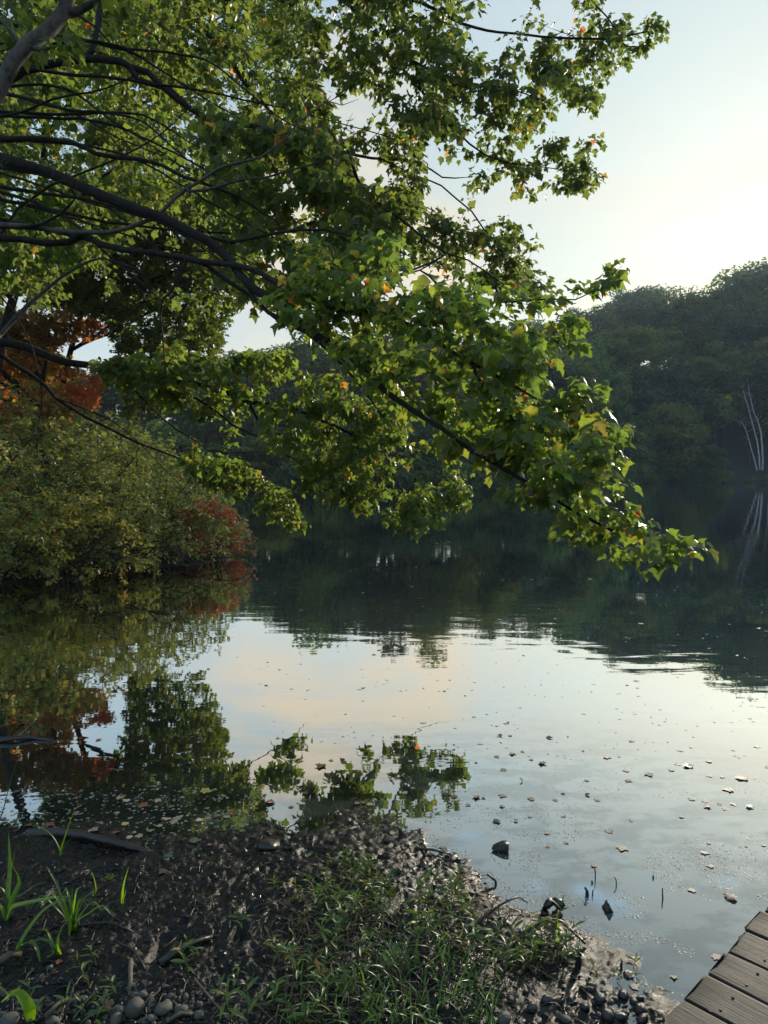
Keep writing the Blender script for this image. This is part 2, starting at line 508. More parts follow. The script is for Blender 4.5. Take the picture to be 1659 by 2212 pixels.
def near_z(x, y):
    r = math.hypot(x, y); a = math.atan2(x, y)
    if FINE_R0 + .1 < r < FINE_R1 - .1 and abs(a) < FINE_A - .05:
        fi = math.log(r / FINE_R0) / math.log(FINE_R1 / FINE_R0) * 519; fj = (a + FINE_A) / (2 * FINE_A) * 639
        i, j = int(fi), int(fj); u, v = fi - i, fj - j
        return float((Z2[i, j] * (1 - v) + Z2[i, j + 1] * v) * (1 - u) + (Z2[i + 1, j] * (1 - v) + Z2[i + 1, j + 1] * v) * u)
    return float(ground_h(np.array([x]), np.array([y]))[0])


def on_mud(px, py):
    """point of the mud (or the water where the mud lies lower) under a point of the frame"""
    z = 0.03
    for _ in range(6):
        q = onz(px, py, z)
        z = max(0.0, near_z(q[0], q[1]))
    return np.array([q[0], q[1], z])


def on_mud_many(pts):
    pts = np.asarray(pts, float); x, y = (pts[:, 0] - 829.5) / FPX, (1106 - pts[:, 1]) / FPX
    r = np.column_stack([x, math.cos(PITCH) + y * math.sin(PITCH), -math.sin(PITCH) + y * math.cos(PITCH)])
    z = np.full(len(pts), .03)
    for _ in range(6):
        q = np.array([0, 0, CAM_H]) + r * ((CAM_H - z) / -r[:, 2])[:, None]
        z = np.maximum(0.0, mud_h(q[:, 0], q[:, 1]))
    return np.column_stack([q[:, :2], z])


# ------------------------------------------------------------------ water
SHEEN_SPOT = lambda a_, b_, r_: (float(onz(a_, b_, 0)[0]), float(onz(a_, b_, 0)[1]), r_ * .8)  # centre and radius of a painted patch of sky sheen
m, nt = mat_new('pond_water')
geo = N(nt, 'ShaderNodeNewGeometry')
mpw = N(nt, 'ShaderNodeMapping'); mpw.inputs['Scale'].default_value = (0.9, 3.2, 1.0)
L(nt, geo.outputs['Position'], mpw.inputs[0])
w1 = N(nt, 'ShaderNodeTexNoise', i_Scale=1.0, i_Detail=3.0, i_Roughness=0.5, i_Distortion=0.3)
L(nt, mpw.outputs[0], w1.inputs['Vector'])
# a ring ripple spreading from a point on the pond
vd = N(nt, 'ShaderNodeVectorMath', operation='DISTANCE')
L(nt, geo.outputs['Position'], vd.inputs[0]); vd.inputs[1].default_value = (-0.9, 4.6, 0)
ring = math_node(nt, 'SINE', math_node(nt, 'MULTIPLY', vd.outputs['Value'], 19.0))
env = ramp(nt, math_node(nt, 'MULTIPLY', vd.outputs['Value'], 0.1), [(0.0, 0.0), (0.2, 0.0), (0.31, 1.0), (0.45, 0.55), (0.8, 0.0)])
ringh = math_node(nt, 'MULTIPLY', math_node(nt, 'MULTIPLY', ring, env), 0.05)
w2 = N(nt, 'ShaderNodeTexNoise', i_Scale=0.16, i_Detail=2.0)
L(nt, geo.outputs['Position'], w2.inputs['Vector'])
patch = ramp(nt, w2.outputs[0], [(0.42, 0.25), (0.6, 1.0)])
h = math_node(nt, 'ADD', math_node(nt, 'MULTIPLY', w1.outputs[0], patch), ringh)
b = N(nt, 'ShaderNodeBump', i_Strength=0.30, i_Distance=0.011)
L(nt, h, b.inputs['Height'])
lw = N(nt, 'ShaderNodeLayerWeight'); lw.inputs[0].default_value = 0.5
refl = ramp(nt, lw.outputs['Facing'], [(0.0, 0.06), (0.3, 0.14), (0.43, 0.30), (0.55, 0.52), (0.69, 0.78), (0.85, 0.93), (1.0, 1.0)])
gl = N(nt, 'ShaderNodeBsdfGlossy', i_Roughness=0.012)
gl.inputs['Color'].default_value = (.97, .98, .97, 1)
L(nt, b.outputs[0], gl.inputs['Normal'])
df = N(nt, 'ShaderNodeBsdfDiffuse')
w3 = N(nt, 'ShaderNodeTexNoise', i_Scale=2.2, i_Detail=6.0, i_Roughness=0.6)
L(nt, geo.outputs['Position'], w3.inputs['Vector'])
L(nt, ramp(nt, w3.outputs[0], [(0.35, (.012, .017, .013)), (0.65, (.028, .032, .024))]), df.inputs[0])
# drifts of fine scum near the shore and bluish sky sheen painted into the diffuse colour
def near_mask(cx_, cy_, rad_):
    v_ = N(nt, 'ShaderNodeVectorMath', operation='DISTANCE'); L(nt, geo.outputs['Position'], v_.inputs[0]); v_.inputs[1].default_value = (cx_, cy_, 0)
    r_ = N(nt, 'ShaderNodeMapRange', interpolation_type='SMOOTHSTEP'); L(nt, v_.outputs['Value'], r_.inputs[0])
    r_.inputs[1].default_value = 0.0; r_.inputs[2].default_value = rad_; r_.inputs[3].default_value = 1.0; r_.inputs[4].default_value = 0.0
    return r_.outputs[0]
w4 = N(nt, 'ShaderNodeTexNoise', i_Scale=3.0, i_Detail=9.0, i_Roughness=0.72)
mp4 = N(nt, 'ShaderNodeMapping'); mp4.inputs['Scale'].default_value = (1.0, 1.7, 1.0)
L(nt, geo.outputs['Position'], mp4.inputs[0]); L(nt, mp4.outputs[0], w4.inputs['Vector'])
film = math_node(nt, 'MULTIPLY', ramp(nt, w4.outputs[0], [(0.47, 0.0), (0.56, 0.85)]), near_mask(.55, 2.9, 2.6))
ys = N(nt, 'ShaderNodeSeparateXYZ'); L(nt, geo.outputs['Position'], ys.inputs[0])
sheen_tint = 0.0
for cx_, cy_, rad_ in [SHEEN_SPOT(1338, 1956, .17), SHEEN_SPOT(1268, 1926, .13), SHEEN_SPOT(1152, 1914, .12), SHEEN_SPOT(1010, 1800, .16), SHEEN_SPOT(1386, 1899, .10), SHEEN_SPOT(1570, 1905, .10)]:
    sheen_tint = math_node(nt, 'ADD', sheen_tint, near_mask(cx_, cy_, rad_))
sheen_tint = math_node(nt, 'MULTIPLY', sheen_tint, ramp(nt, w4.outputs[0], [(0.38, 0.0), (0.6, 1.0)]), clamp=True)
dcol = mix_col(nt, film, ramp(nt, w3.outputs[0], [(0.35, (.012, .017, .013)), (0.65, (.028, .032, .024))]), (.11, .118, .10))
dcol = mix_col(nt, sheen_tint, dcol, (.26, .46, .60))
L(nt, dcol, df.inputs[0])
refl = math_node(nt, 'MULTIPLY', refl, math_node(nt, 'SUBTRACT', 1.0, math_node(nt, 'MULTIPLY', math_node(nt, 'MAXIMUM', film, sheen_tint), 0.38)))
mx = N(nt, 'ShaderNodeMixShader')
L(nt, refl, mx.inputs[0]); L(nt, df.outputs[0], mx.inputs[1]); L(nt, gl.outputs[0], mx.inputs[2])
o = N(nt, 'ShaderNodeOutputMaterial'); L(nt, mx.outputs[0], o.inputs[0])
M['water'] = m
rw = np.concatenate([[0.0], np.geomspace(1.0, 175, 90)])
Aw, Rw = np.meshgrid(np.radians(np.linspace(-180, 180, 121)), rw)
# the sheet ends under the land all round the pond
wx, wy = Rw * np.sin(Aw), Rw * np.cos(Aw)
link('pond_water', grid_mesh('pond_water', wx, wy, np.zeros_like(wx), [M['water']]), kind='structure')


# ------------------------------------------------------------------ tubes and trees
def tube_arrays(pts, rad, sides, twist=0.0):
    pts = np.asarray(pts, float); n = len(pts)
    rad = np.broadcast_to(np.asarray(rad, float), (n,))
    t = norm(np.gradient(pts, axis=0))
    ref = np.array([0.13, 0.21, 0.97]) if abs(t[:, 2]).mean() < .8 else np.array([0.97, .1, .2])
    u = norm(np.cross(t, ref)); v = np.cross(t, u)
    an = np.arange(sides) * 2 * math.pi / sides + twist
    ring = u[:, None, :] * np.cos(an)[None, :, None] + v[:, None, :] * np.sin(an)[None, :, None]
    V = (pts[:, None, :] + ring * rad[:, None, None]).reshape(-1, 3)
    i = np.arange(n - 1)[:, None] * sides; j = np.arange(sides)[None, :]; k = (j + 1) % sides
    F = np.stack([i + j, i + k, i + sides + k, i + sides + j], -1).reshape(-1, 4)
    return V, F


def tubes_mesh(name, items, mats, smooth=True, caps=False):
    Vs, Fs, off = [], [], 0
    tris = []
    for pts, rad, sides in items:
        if len(pts) < 2: continue
        V, F = tube_arrays(pts, rad, sides)
        Vs.append(V); Fs.append(F + off)
        if caps:
            c = len(V); V2 = np.array([np.asarray(pts)[0], np.asarray(pts)[-1]]); Vs.append(V2)
            a = np.arange(sides); b_ = (a + 1) % sides; last = (len(pts) - 1) * sides
            tris.append(np.stack([np.full(sides, off + c), off + b_, off + a], -1))
            tris.append(np.stack([np.full(sides, off + c + 1), off + last + a, off + last + b_], -1))
            off += 2
        off += len(V)
    F = [np.concatenate(Fs)]
    if tris: F.append(np.concatenate(tris))
    return np_mesh(name, np.concatenate(Vs), F, mats, smooth=smooth)


def smooth_path(pts, step):
    """Catmull-Rom through the points, resampled about every step"""
    p = np.asarray(pts, float)
    if len(p) == 2:
        n = max(2, int(np.linalg.norm(p[1] - p[0]) / step) + 1)
        return p[0] + (p[1] - p[0]) * np.linspace(0, 1, n)[:, None]
    q = np.vstack([2 * p[0] - p[1], p, 2 * p[-1] - p[-2]])
    out = []
    for i in range(1, len(q) - 2):
        k = max(1, int(np.linalg.norm(q[i + 1] - q[i]) / step))
        t = (np.arange(k) / k)[:, None]
        out.append(.5 * ((2 * q[i]) + (-q[i - 1] + q[i + 1]) * t + (2 * q[i - 1] - 5 * q[i] + 4 * q[i + 1] - q[i + 2]) * t ** 2 + (-q[i - 1] + 3 * q[i] - 3 * q[i + 1] + q[i + 2]) * t ** 3))
    out.append(q[-2][None])
    return np.vstack(out)


class Skeleton:
    def __init__(self, cap=60000):
        self.p = np.zeros((cap, 3)); self.d = np.zeros((cap, 3)); self.par = np.full(cap, -1, int)
        self.r = np.zeros(cap); self.n = 0; self.paths = []     # (name, [node ids])

    def add(self, name, pts, radii, parent=-1):
        k = len(pts); i = self.n
        self.p[i:i + k] = pts
        t = norm(np.gradient(np.asarray(pts), axis=0)) if k > 1 else norm(np.asarray(pts) - self.p[parent])
        self.d[i:i + k] = t
        self.par[i] = parent
        self.par[i + 1:i + k] = np.arange(i, i + k - 1)
        self.r[i:i + k] = radii
        self.n += k
        ids = ([parent] if parent >= 0 else []) + list(range(i, i + k))
        self.paths.append((name, ids))
        return ids

    def limb(self, name, pts, r0, r1, step=.12, attach=True):
        q = smooth_path(pts, step)
        w = np.cumsum(RNG.normal(0, .004, q.shape), 0); w -= np.linspace(0, 1, len(w))[:, None] * w[-1]
        q = q + w
        rad = r0 + (r1 - r0) * np.linspace(0, 1, len(q)) ** .9
        par = -1
        if attach and self.n:
            dd = np.linalg.norm(self.p[:self.n] - q[0], axis=1)
            par = int(dd.argmin())
            if dd[par] > .08:                                    # bridge the gap with a curve
                g = dd[par]; k = max(2, int(g / step)); t = np.linspace(0, 1, k + 1)[1:-1, None]
                t0 = norm(self.d[par] + norm(q[0] - self.p[par])) * g * .5; t1 = norm(q[1] - q[0]) * g * .5
                a, b_ = self.p[par], q[0]
                br = (2 * t ** 3 - 3 * t ** 2 + 1) * a + (t ** 3 - 2 * t ** 2 + t) * t0 + (-2 * t ** 3 + 3 * t ** 2) * b_ + (t ** 3 - t ** 2) * t1
                if len(br):
                    q = np.vstack([br, q]); rad = np.concatenate([np.full(len(br), r0), rad])
        return self.add(name, q, rad, par)

    def grow(self, tips, name='twig', step=.13, wig=.012, droop=.15, maxlen=None, bias=.55, tipr=.0016):
        base = self.p[:self.n].copy()
        dist = np.array([np.linalg.norm(base - t, axis=1).min() for t in tips])
        out = []
        for k in np.argsort(dist):
            t = tips[k]
            v = t - self.p[:self.n]
            dd = np.linalg.norm(v, axis=1) + 1e-6
            cs = (v * self.d[:self.n]).sum(1) / dd
            cost = dd * (1 + bias * (1 - cs))
            j = int(cost.argmin()); g = dd[j]
            if maxlen and g > maxlen: continue
            m_ = int(np.clip(g / step, 3, 16)); tt = np.linspace(0, 1, m_ + 1)[1:, None]
            u = v[j] / g
            t0 = norm(self.d[j] * .8 + u * .6) * g; t1 = norm(u + np.array([0, 0, -droop]) + RNG.normal(0, .22, 3)) * g
            q = (2 * tt ** 3 - 3 * tt ** 2 + 1) * self.p[j] + (tt ** 3 - 2 * tt ** 2 + tt) * t0 + (-2 * tt ** 3 + 3 * tt ** 2) * t + (tt ** 3 - tt ** 2) * t1
            q = q + RNG.normal(0, wig, q.shape) * np.minimum(1, g)
            ids = self.add(name, q, tipr, j)
            out.append(ids)
        return out

    def radii(self, r0=.0016, e=.46):
        cnt = np.ones(self.n) * .15
        for i in range(self.n - 1, -1, -1):
            if self.par[i] >= 0: cnt[self.par[i]] += cnt[i] if self.par[i] != i - 1 else cnt[i]
        # cap against runaway growth at joints
        self.r[:self.n] = np.maximum(self.r[:self.n], np.minimum(r0 * np.maximum(cnt, .6) ** e, .05))


def build_paths(sk, name, sel, mat, parent, sides=5, label=None, kind=None, caps=False):
    items = []
    for nm, ids in sel:
        pts = sk.p[ids]; rad = sk.r[ids].copy()
        if len(ids) > 1: rad[0] = min(rad[0], rad[1] * 1.15)
        rad[-1] *= .6
        items.append((pts, rad, sides if rad.max() < .012 else max(sides, 8)))
    return link(name, tubes_mesh(name, items, [mat], caps=caps), parent, label=label, kind=kind)


# ---- leaf templates: x across, y along the midrib from the petiole, z up
def leaf_template(kind, fold=.22, droop=.25, seed=0, wav=0.0):
    rg = np.random.default_rng(seed)
    if kind == 'maple_hi':
        half = [(.10, -.04), (.24, -.02), (.38, .06), (.36, .14), (.37, .22), (.46, .30), (.58, .47), (.44, .48), (.34, .52), (.27, .57), (.28, .68), (.19, .74), (.14, .86), (.07, .90)]
    elif kind == 'maple':
        half = [(.20, -.03), (.40, .08), (.37, .22), (.58, .47), (.29, .54), (.19, .74)]
    elif kind == 'maple_lo':
        half = [(.40, .05), (.52, .46), (.18, .58)]
    elif kind == 'oval':
        half = [(.24, .25), (.26, .6)]
    tip = [(0, 1.0)]
    out = [(0, 0)] + half + tip + [(-x, y) for x, y in half[::-1]]
    out = np.array(out, float)
    if seed: out[1:] += rg.normal(0, .018, out[1:].shape)
    cen = np.array([[0, .22], [0, .55]])
    n = len(out)
    V2 = np.vstack([out, cen])
    k = len(half)
    F = []
    for i in range(n):
        j = (i + 1) % n
        ym = (V2[i, 1] + V2[j, 1]) / 2
        F.append((i, j, n if ym < .42 else n + 1))
    # bridging triangles between the two centres
    for i in range(n):
        a_ = (V2[i, 1] + V2[(i - 1) % n, 1]) / 2 < .42; b_ = (V2[i, 1] + V2[(i + 1) % n, 1]) / 2 < .42
        if a_ and not b_: F.append((n, i, n + 1))
        if b_ and not a_: F.append((n + 1, i, n))
    z = fold * np.abs(V2[:, 0]) * (1 if rg.random() < .7 else -1) - droop * V2[:, 1] ** 2 * .6 - droop * .5 * np.abs(V2[:, 0]) ** 1.5
    if wav: z = z + rg.normal(0, wav, len(z))
    V = np.column_stack([V2, z])
    return V, np.array(F, dtype=int)


def scatter_leaves(name, pos, ax, nrm, size, templates, mat, parent, tint=None, label=None, kind='stuff', width=1.0):
    ax = norm(ax); side = norm(np.cross(ax, nrm)); nn = np.cross(side, ax)
    which = RNG.integers(0, len(templates), len(pos))
    tint = RNG.random(len(pos)) if tint is None else tint
    Vs, Fs, Ts, off = [], [], [], 0
    for k, (tv, tf) in enumerate(templates):
        s = which == k
        if not s.any(): continue
        m_ = s.sum()
        W = (side[s][:, None, :] * (tv[None, :, 0, None] * width) + ax[s][:, None, :] * tv[None, :, 1, None] + nn[s][:, None, :] * tv[None, :, 2, None]) * size[s][:, None, None] + pos[s][:, None, :]
        Vs.append(W.reshape(-1, 3)); Fs.append((tf[None] + (np.arange(m_) * len(tv))[:, None, None]).reshape(-1, 3) + off)
        Ts.append(np.repeat(tint[s], len(tv))); off += m_ * len(tv)
    me = np_mesh(name, np.concatenate(Vs), np.concatenate(Fs), [mat], {'tint': np.concatenate(Ts)})
    return link(name, me, parent, label=label, kind=kind)


def leaves_on(sk, twigs, per, size, petiole=.05, tilt=.5, spread=1.0, frac=.75, droop=.55):
    """leaf positions, axes, normals and sizes along the outer part of each twig"""
    A, B, C, S = [], [], [], []
    for ids, n_, s_ in zip(twigs, per, size):
        if n_ <= 0: continue
        pts = sk.p[ids]; k = len(pts)
        t = (1 - RNG.random(n_) ** 1.3 * frac) * (k - 1)
        i0 = np.clip(t.astype(int), 0, k - 2); f = (t - i0)[:, None]
        q = pts[i0] * (1 - f) + pts[i0 + 1] * f
        dr = norm(pts[i0 + 1] - pts[i0])
        out = norm(dr * .6 + RNG.normal(0, 1, (n_, 3)) * [1, 1, .45] * spread)
        q = q + out * (petiole * RNG.uniform(.5, 1.4, n_))[:, None] + RNG.normal(0, petiole * .5, (n_, 3))
        ax = norm(out * [1, 1, .5] + np.array([0, 0, -droop]) + RNG.normal(0, .3, (n_, 3)))
        nr = norm(np.array([0, 0, 1.0]) + RNG.normal(0, tilt, (n_, 3)))
        A.append(q); B.append(ax); C.append(nr); S.append(s_ * (.38 + .92 * RNG.random(n_) ** .75))
    return np.vstack(A), np.vstack(B), np.vstack(C), np.concatenate(S)


def sample_poly(poly, n, depth, holes=(), clump=.0, scale=1.6, seed=1, mind=0.0):
    """n points in a region given by its outline seen from the shore and a depth rule, clumped in space"""
    poly_a = np.array(poly, float); lo, hi = poly_a.min(0), poly_a.max(0)
    out = []
    tries = 0
    while len(out) < n and tries < n * 60:
        k = 256; tries += k
        x = RNG.uniform(lo[0], hi[0], k); y = RNG.uniform(lo[1], hi[1], k)
        ok = in_poly(x, y, poly)
        for h_ in holes: ok &= ~in_poly(x, y, h_)
        x, y = x[ok], y[ok]
        if not len(x): continue
        d = depth(x, y)
        q = np.array([P3(a_, b_, c_) for a_, b_, c_ in zip(x, y, d)])
        if clump > 0:
            q = q[vnoise3(q * scale, seed) > clump]
        for v in q:
            if mind and out and np.min(np.linalg.norm(np.array(out[-400:]) - v, axis=1)) < mind: continue
            out.append(v)
    return np.array(out[:n])

# ------------------------------------------------------------------ woods on the far shore
def copy_thing(src, name, loc, rz=0.0, scale=1.0, label=None, group=None, mats=None, sz=None):
    r = src.copy(); COL.objects.link(r); r.name = name
    r.location = loc; r.rotation_euler = (0, 0, rz)
    r.scale = (scale, scale, scale if sz is None else sz)
    if label: r['label'] = label
    if group: r['group'] = group
    for ch in list(src.children):
        c_ = ch.copy(); COL.objects.link(c_); c_.parent = r
        for g_ in list(ch.children):
            d_ = g_.copy(); COL.objects.link(d_); d_.parent = c_
    return r


def crown_mesh(seed, base, top, rx, nblob, per, q, flat=.75, low=False, tiers=False):
    rg = np.random.default_rng(seed)
    zc, rz = (base + top) / 2, (top - base) / 2
    u = norm(rg.normal(0, 1, (nblob, 3))); rad = rg.random(nblob) ** .42
    c_ = u * rad[:, None] * np.array([rx, rx, rz]) * .86 + [0, 0, zc]
    if low: c_[:, :2] *= np.clip(1.25 - .55 * (c_[:, 2:] - base) / (top - base), .5, 1.3)
    br = rg.uniform(.85, 1.65, nblob) * rx / 4.4
    d = norm(rg.normal(0, 1, (nblob, per, 3)))
    pos = c_[:, None, :] + d * (br[:, None, None] * rg.uniform(.45, 1.12, (nblob, per, 1))) * [1.25, 1.25, flat]
    pos = pos.reshape(-1, 3); d = d.reshape(-1, 3)
    nr = norm(d * .7 + [0, 0, .6] + rg.normal(0, .55, d.shape))
    ax = norm(np.cross(nr, rg.normal(0, 1, d.shape))); sd = np.cross(nr, ax)
    s = rg.uniform(.55, 1.25, (len(pos), 1)) * q
    V = np.stack([pos - ax * s, pos + sd * s * .5 + nr * s * .12, pos + ax * s * .9, pos - sd * s * .55], 1).reshape(-1, 3)
    F = np.arange(len(V)).reshape(-1, 4)
    t = np.repeat(np.clip(rg.random(nblob)[:, None] * .7 + rg.random((nblob, per)) * .3, 0, .999).ravel(), 4)
    return V, F, t, c_


def far_tree(name, seed, h, base, rx, nblob, per, q, mat, label, low=False, trunk_r=.22, bark='bark_far'):
    root = empty(name, (0, 0, 0), label=label, cat='tree')
    V, F, t, cs = crown_mesh(seed, base, h, rx, nblob, per, q, low=low)
    link('crown', np_mesh('crown', V, F, [mat], {'tint': t}), root)
    rg = np.random.default_rng(seed + 50)
    lean = rg.normal(0, .5, 2)
    z = np.linspace(-1.2, h * .8, 8)
    tr = np.column_stack([lean[0] * (z / h) ** 2 + rg.normal(0, .08, 8), lean[1] * (z / h) ** 2, z])
    items = [(tr, np.linspace(trunk_r, trunk_r * .25, 8), 7)]
    for c_ in cs[rg.permutation(len(cs))[:14]]:
        k = np.clip((c_[2] - 2.0) / (h * .8), .25, .85)
        s_ = np.array([np.interp(k * h * .8, z, tr[:, 0]), np.interp(k * h * .8, z, tr[:, 1]), k * h * .8])
        mid = (s_ + c_) / 2 + [0, 0, .5]
        items.append((np.array([s_, mid, c_]), np.array([.09, .06, .025]) * trunk_r / .22, 4))
    link('trunk', tubes_mesh('trunk', items, [M[bark]]), root)
    return root


PX_PROF = [-200, 100, 400, 600, 800, 1000, 1150, 1290, 1380, 1430, 1480, 1530, 1600, 1660, 1900, 2200]
PY_PROF = [770, 790, 765, 745, 735, 715, 695, 655, 622, 618, 640, 603, 578, 566, 540, 560]
SH_X = [-46, -31, -12, 6, 22, 44, 75, 110, 150]
SH_Y = [52, 58, 62, 69, 88, 121, 130, 120, 110]

ridge_protos = [far_tree('oak_tree', 100 + i, 18.0, 4.0 + i * .4, 4.4 + .3 * i, 52, 165, .29, M[['far', 'far_b', 'far_y', 'far'][i]], '', trunk_r=.24) for i in range(4)]
slope_protos = [far_tree('broadleaf_tree', 200 + i, 15.0, 2.0, 4.3, 40, 165, .29, M[['far', 'far_b', 'far_y'][i]], '', low=True) for i in range(3)]
front_protos = [far_tree('waterside_tree', 300 + i, 9.0, .2, 3.4, 36, 150, .23, M[['far_y', 'far', 'far_b'][i]], '', low=True, trunk_r=.12) for i in range(3)]
used = {}
MINR = 4.6
SIDE = lambda px: ('behind the overhanging maple' if 250 < px < 1240 else 'at the left, behind the red shrub point' if px <= 250 else 'in open view right of the maple')


def nth(i):
    small = 'first second third fourth fifth sixth seventh eighth ninth tenth eleventh twelfth thirteenth fourteenth fifteenth sixteenth seventeenth eighteenth nineteenth twentieth'.split()
    if i < 20: return small[i]
    t, u = divmod(i + 1, 10)
    return {2: 'twentieth', 3: 'thirtieth', 4: 'fortieth', 5: 'fiftieth', 6: 'sixtieth'}[t] if u == 0 else {2: 'twenty', 3: 'thirty', 4: 'forty', 5: 'fifty', 6: 'sixty'}[t] + '-' + small[u - 1]


def place_far(proto, x, y, top_z, label, group, wid=1.0, base_h=18.0):
    g = float(ground_h(np.array([x]), np.array([y]))[0])
    sc = max(.3, 1.06 * (top_z - g) / base_h)
    key = proto.name
    wid = max(wid, min(2.4, MINR / (4.4 * sc))) * .98
    if key not in used:
        used[key] = 1; r = proto
        r.location = (x, y, g); r.rotation_euler = (0, 0, RNG.uniform(0, 6.28)); r.scale = (sc * wid, sc * wid, sc)
        r['label'] = label; r['group'] = group
        return r
    return copy_thing(proto, proto.name.split('.')[0], (x, y, g), RNG.uniform(0, 6.28), sc * wid, label, group, sz=sc)


rows = [('ridge', 37, 5.2, 1.0, ridge_protos, 18.0, 'tall dark tree on the ridge skyline', 'trees along the far ridge'),
        ('upper', 25, 5.6, .83, ridge_protos, 18.0, 'dark rounded tree high on the far slope', 'trees on the upper far slope'),
        ('lower', 13, 5.8, .62, slope_protos, 15.0, 'bushy dark tree low on the far slope', 'trees on the lower far slope'),
        ('front', 3, 4.2, .34, front_protos, 9.0, 'low leafy tree leaning over the far waterline', 'trees at the far waterline')]
for rn, s_off, step, frac, protos, bh, lab, grp in rows:
    pts = []
    x = -58.0
    while x < 108:
        xx = x + RNG.normal(0, step * .16)
        yy = float(np.interp(xx, SH_X, SH_Y)) + s_off + RNG.normal(0, 1.6)
        az = math.degrees(math.atan2(xx, yy))
        lim = 37 if rn in ('ridge', 'upper') else 31
        if -31 < az < lim:
            px = 829.5 + xx / yy * FPX
            if rn == 'front' and px > 1560: pass
            else: pts.append((xx, yy, px))
        x += step * RNG.uniform(.85, 1.15)
    pts.sort(key=lambda p_: -p_[2])
    inview = [p_ for p_ in pts if p_[2] < 1680]
    for k, (xx, yy, px) in enumerate(pts):
        prof = np.interp(px, PX_PROF, PY_PROF)
        elev = (1022 - prof) / FPX
        f_ = frac * RNG.uniform(.93, 1.03) if rn != 'ridge' else RNG.uniform(.975, 1.01)
        if rn == 'front': f_ = frac * RNG.uniform(.65, 1.2) * (.55 if px > 1520 else 1)
        if rn == 'lower': f_ = RNG.uniform(.93, 1.05) * np.interp(px, [500, 640, 700, 1000, 1250], [1.02, 1.03, 1.11, 1.12, .64])
        if rn == 'upper' and px > 1350: f_ = RNG.uniform(.56, .86)
        top = CAM_H + elev * f_ * yy
        pr = protos[int(RNG.integers(0, len(protos)))]; bh_ = bh
        if rn in ('ridge', 'upper') and px < 1250: pr = slope_protos[int(RNG.integers(0, 3))]; bh_ = 15.0
        if rn == 'front' and 1420 < px < 1490: top = CAM_H + 150 / FPX * yy; pr = protos[0]
        if px >= 1680:
            place_far(pr, xx, yy, top, lab + ', ' + nth(k) + ' beyond the right edge of the photo', grp, RNG.uniform(.95, 1.3), bh)
        else:
            i = inview.index((xx, yy, px))
            place_far(pr, xx, yy, top, lab + ', ' + nth(i) + ' of its row from the right edge', grp, RNG.uniform(.95, 1.25), bh_)

# low brush along the far waterline
brush_protos = []
for i in range(3):
    root = empty('bank_shrub', (0, 0, 0), label='', cat='shrub')
    V, F, t, cs = crown_mesh(400 + i, -.7, 2.6, 2.3, 22, 130, .17, low=True)
    link('foliage', np_mesh('foliage', V, F, [M['far' if i else 'far_y']], {'tint': t}), root)
    link('stem', tubes_mesh('stem', [(np.array([[0, 0, -.4], c_ * .5 + [0, 0, .2], c_]), np.array([.03, .02, .01]), 4) for c_ in cs[:8]], [M['bark_far']]), root)
    brush_protos.append(root)
pts = []
x = -40.0
while x < 84:
    xx = x; yy = float(np.interp(xx, SH_X, SH_Y)) + RNG.uniform(-.4, .9)
    if math.degrees(math.atan2(xx, yy)) > -31 and math.degrees(math.atan2(xx, yy)) < 30: pts.append((xx, yy, 829.5 + xx / yy * FPX))
    x += RNG.uniform(2.0, 3.4)
pts.sort(key=lambda p_: -p_[2])
for k, (xx, yy, px) in enumerate(pts):
    s_ = RNG.uniform(.75, 1.35) * (.45 if px > 1560 else 1); g = float(ground_h(np.array([xx]), np.array([yy]))[0])
    lab = 'low bush at the far waterline, ' + nth(k) + ' counted from the right edge'
    if k < 3:
        r_ = brush_protos[k]; r_.location = (xx, yy, max(g, 0)); r_.scale = (s_, s_, s_); r_['label'] = lab; r_['group'] = 'low bushes along the far waterline'
    else: copy_thing(brush_protos[k % 3], 'bank_shrub', (xx, yy, max(g, 0)), RNG.uniform(0, 6.28), s_, lab, 'low bushes along the far waterline')

pts = []
x = -52.0
while x < 60:
    xx = x; yy = float(np.interp(xx, SH_X, SH_Y)) + RNG.uniform(6, 24)
    if -31 < math.degrees(math.atan2(xx, yy)) < 24: pts.append((xx, yy, 829.5 + xx / yy * FPX))
    x += RNG.uniform(1.8, 3.0)
pts.sort(key=lambda p_: -p_[2])
for k, (xx, yy, px) in enumerate(pts):
    s_ = RNG.uniform(1.3, 2.2); g = float(ground_h(np.array([xx]), np.array([yy]))[0])
    copy_thing(brush_protos[k % 3], 'understory_shrub', (xx, yy, g), RNG.uniform(0, 6.28), s_, 'understory bush up the far slope, ' + nth(k) + ' counted from the right edge', 'understory bushes on the far slope')

# trees on the left shore, behind the shrubs
for k, (x, y, hgt) in enumerate([(-18, 27, 9.5), (-24, 34, 11), (-14.5, 23.5, 8), (-27, 45, 13), (-33, 52, 14), (-22, 40, 12)]):
    place_far(slope_protos[k % 3], x, y, hgt, ['mid green tree crown behind the orange tree at the left edge', 'green tree behind the orange tree on the left shore, farther back', 'low green tree close behind the orange tree on the left shore',
              'distant green tree left of the pond, behind the shrub bank', 'farthest green tree on the left shore behind the shrubs', 'green tree on the left shore seen over the shrub bank'][k], 'trees on the left shore', 1.1, 15.0)


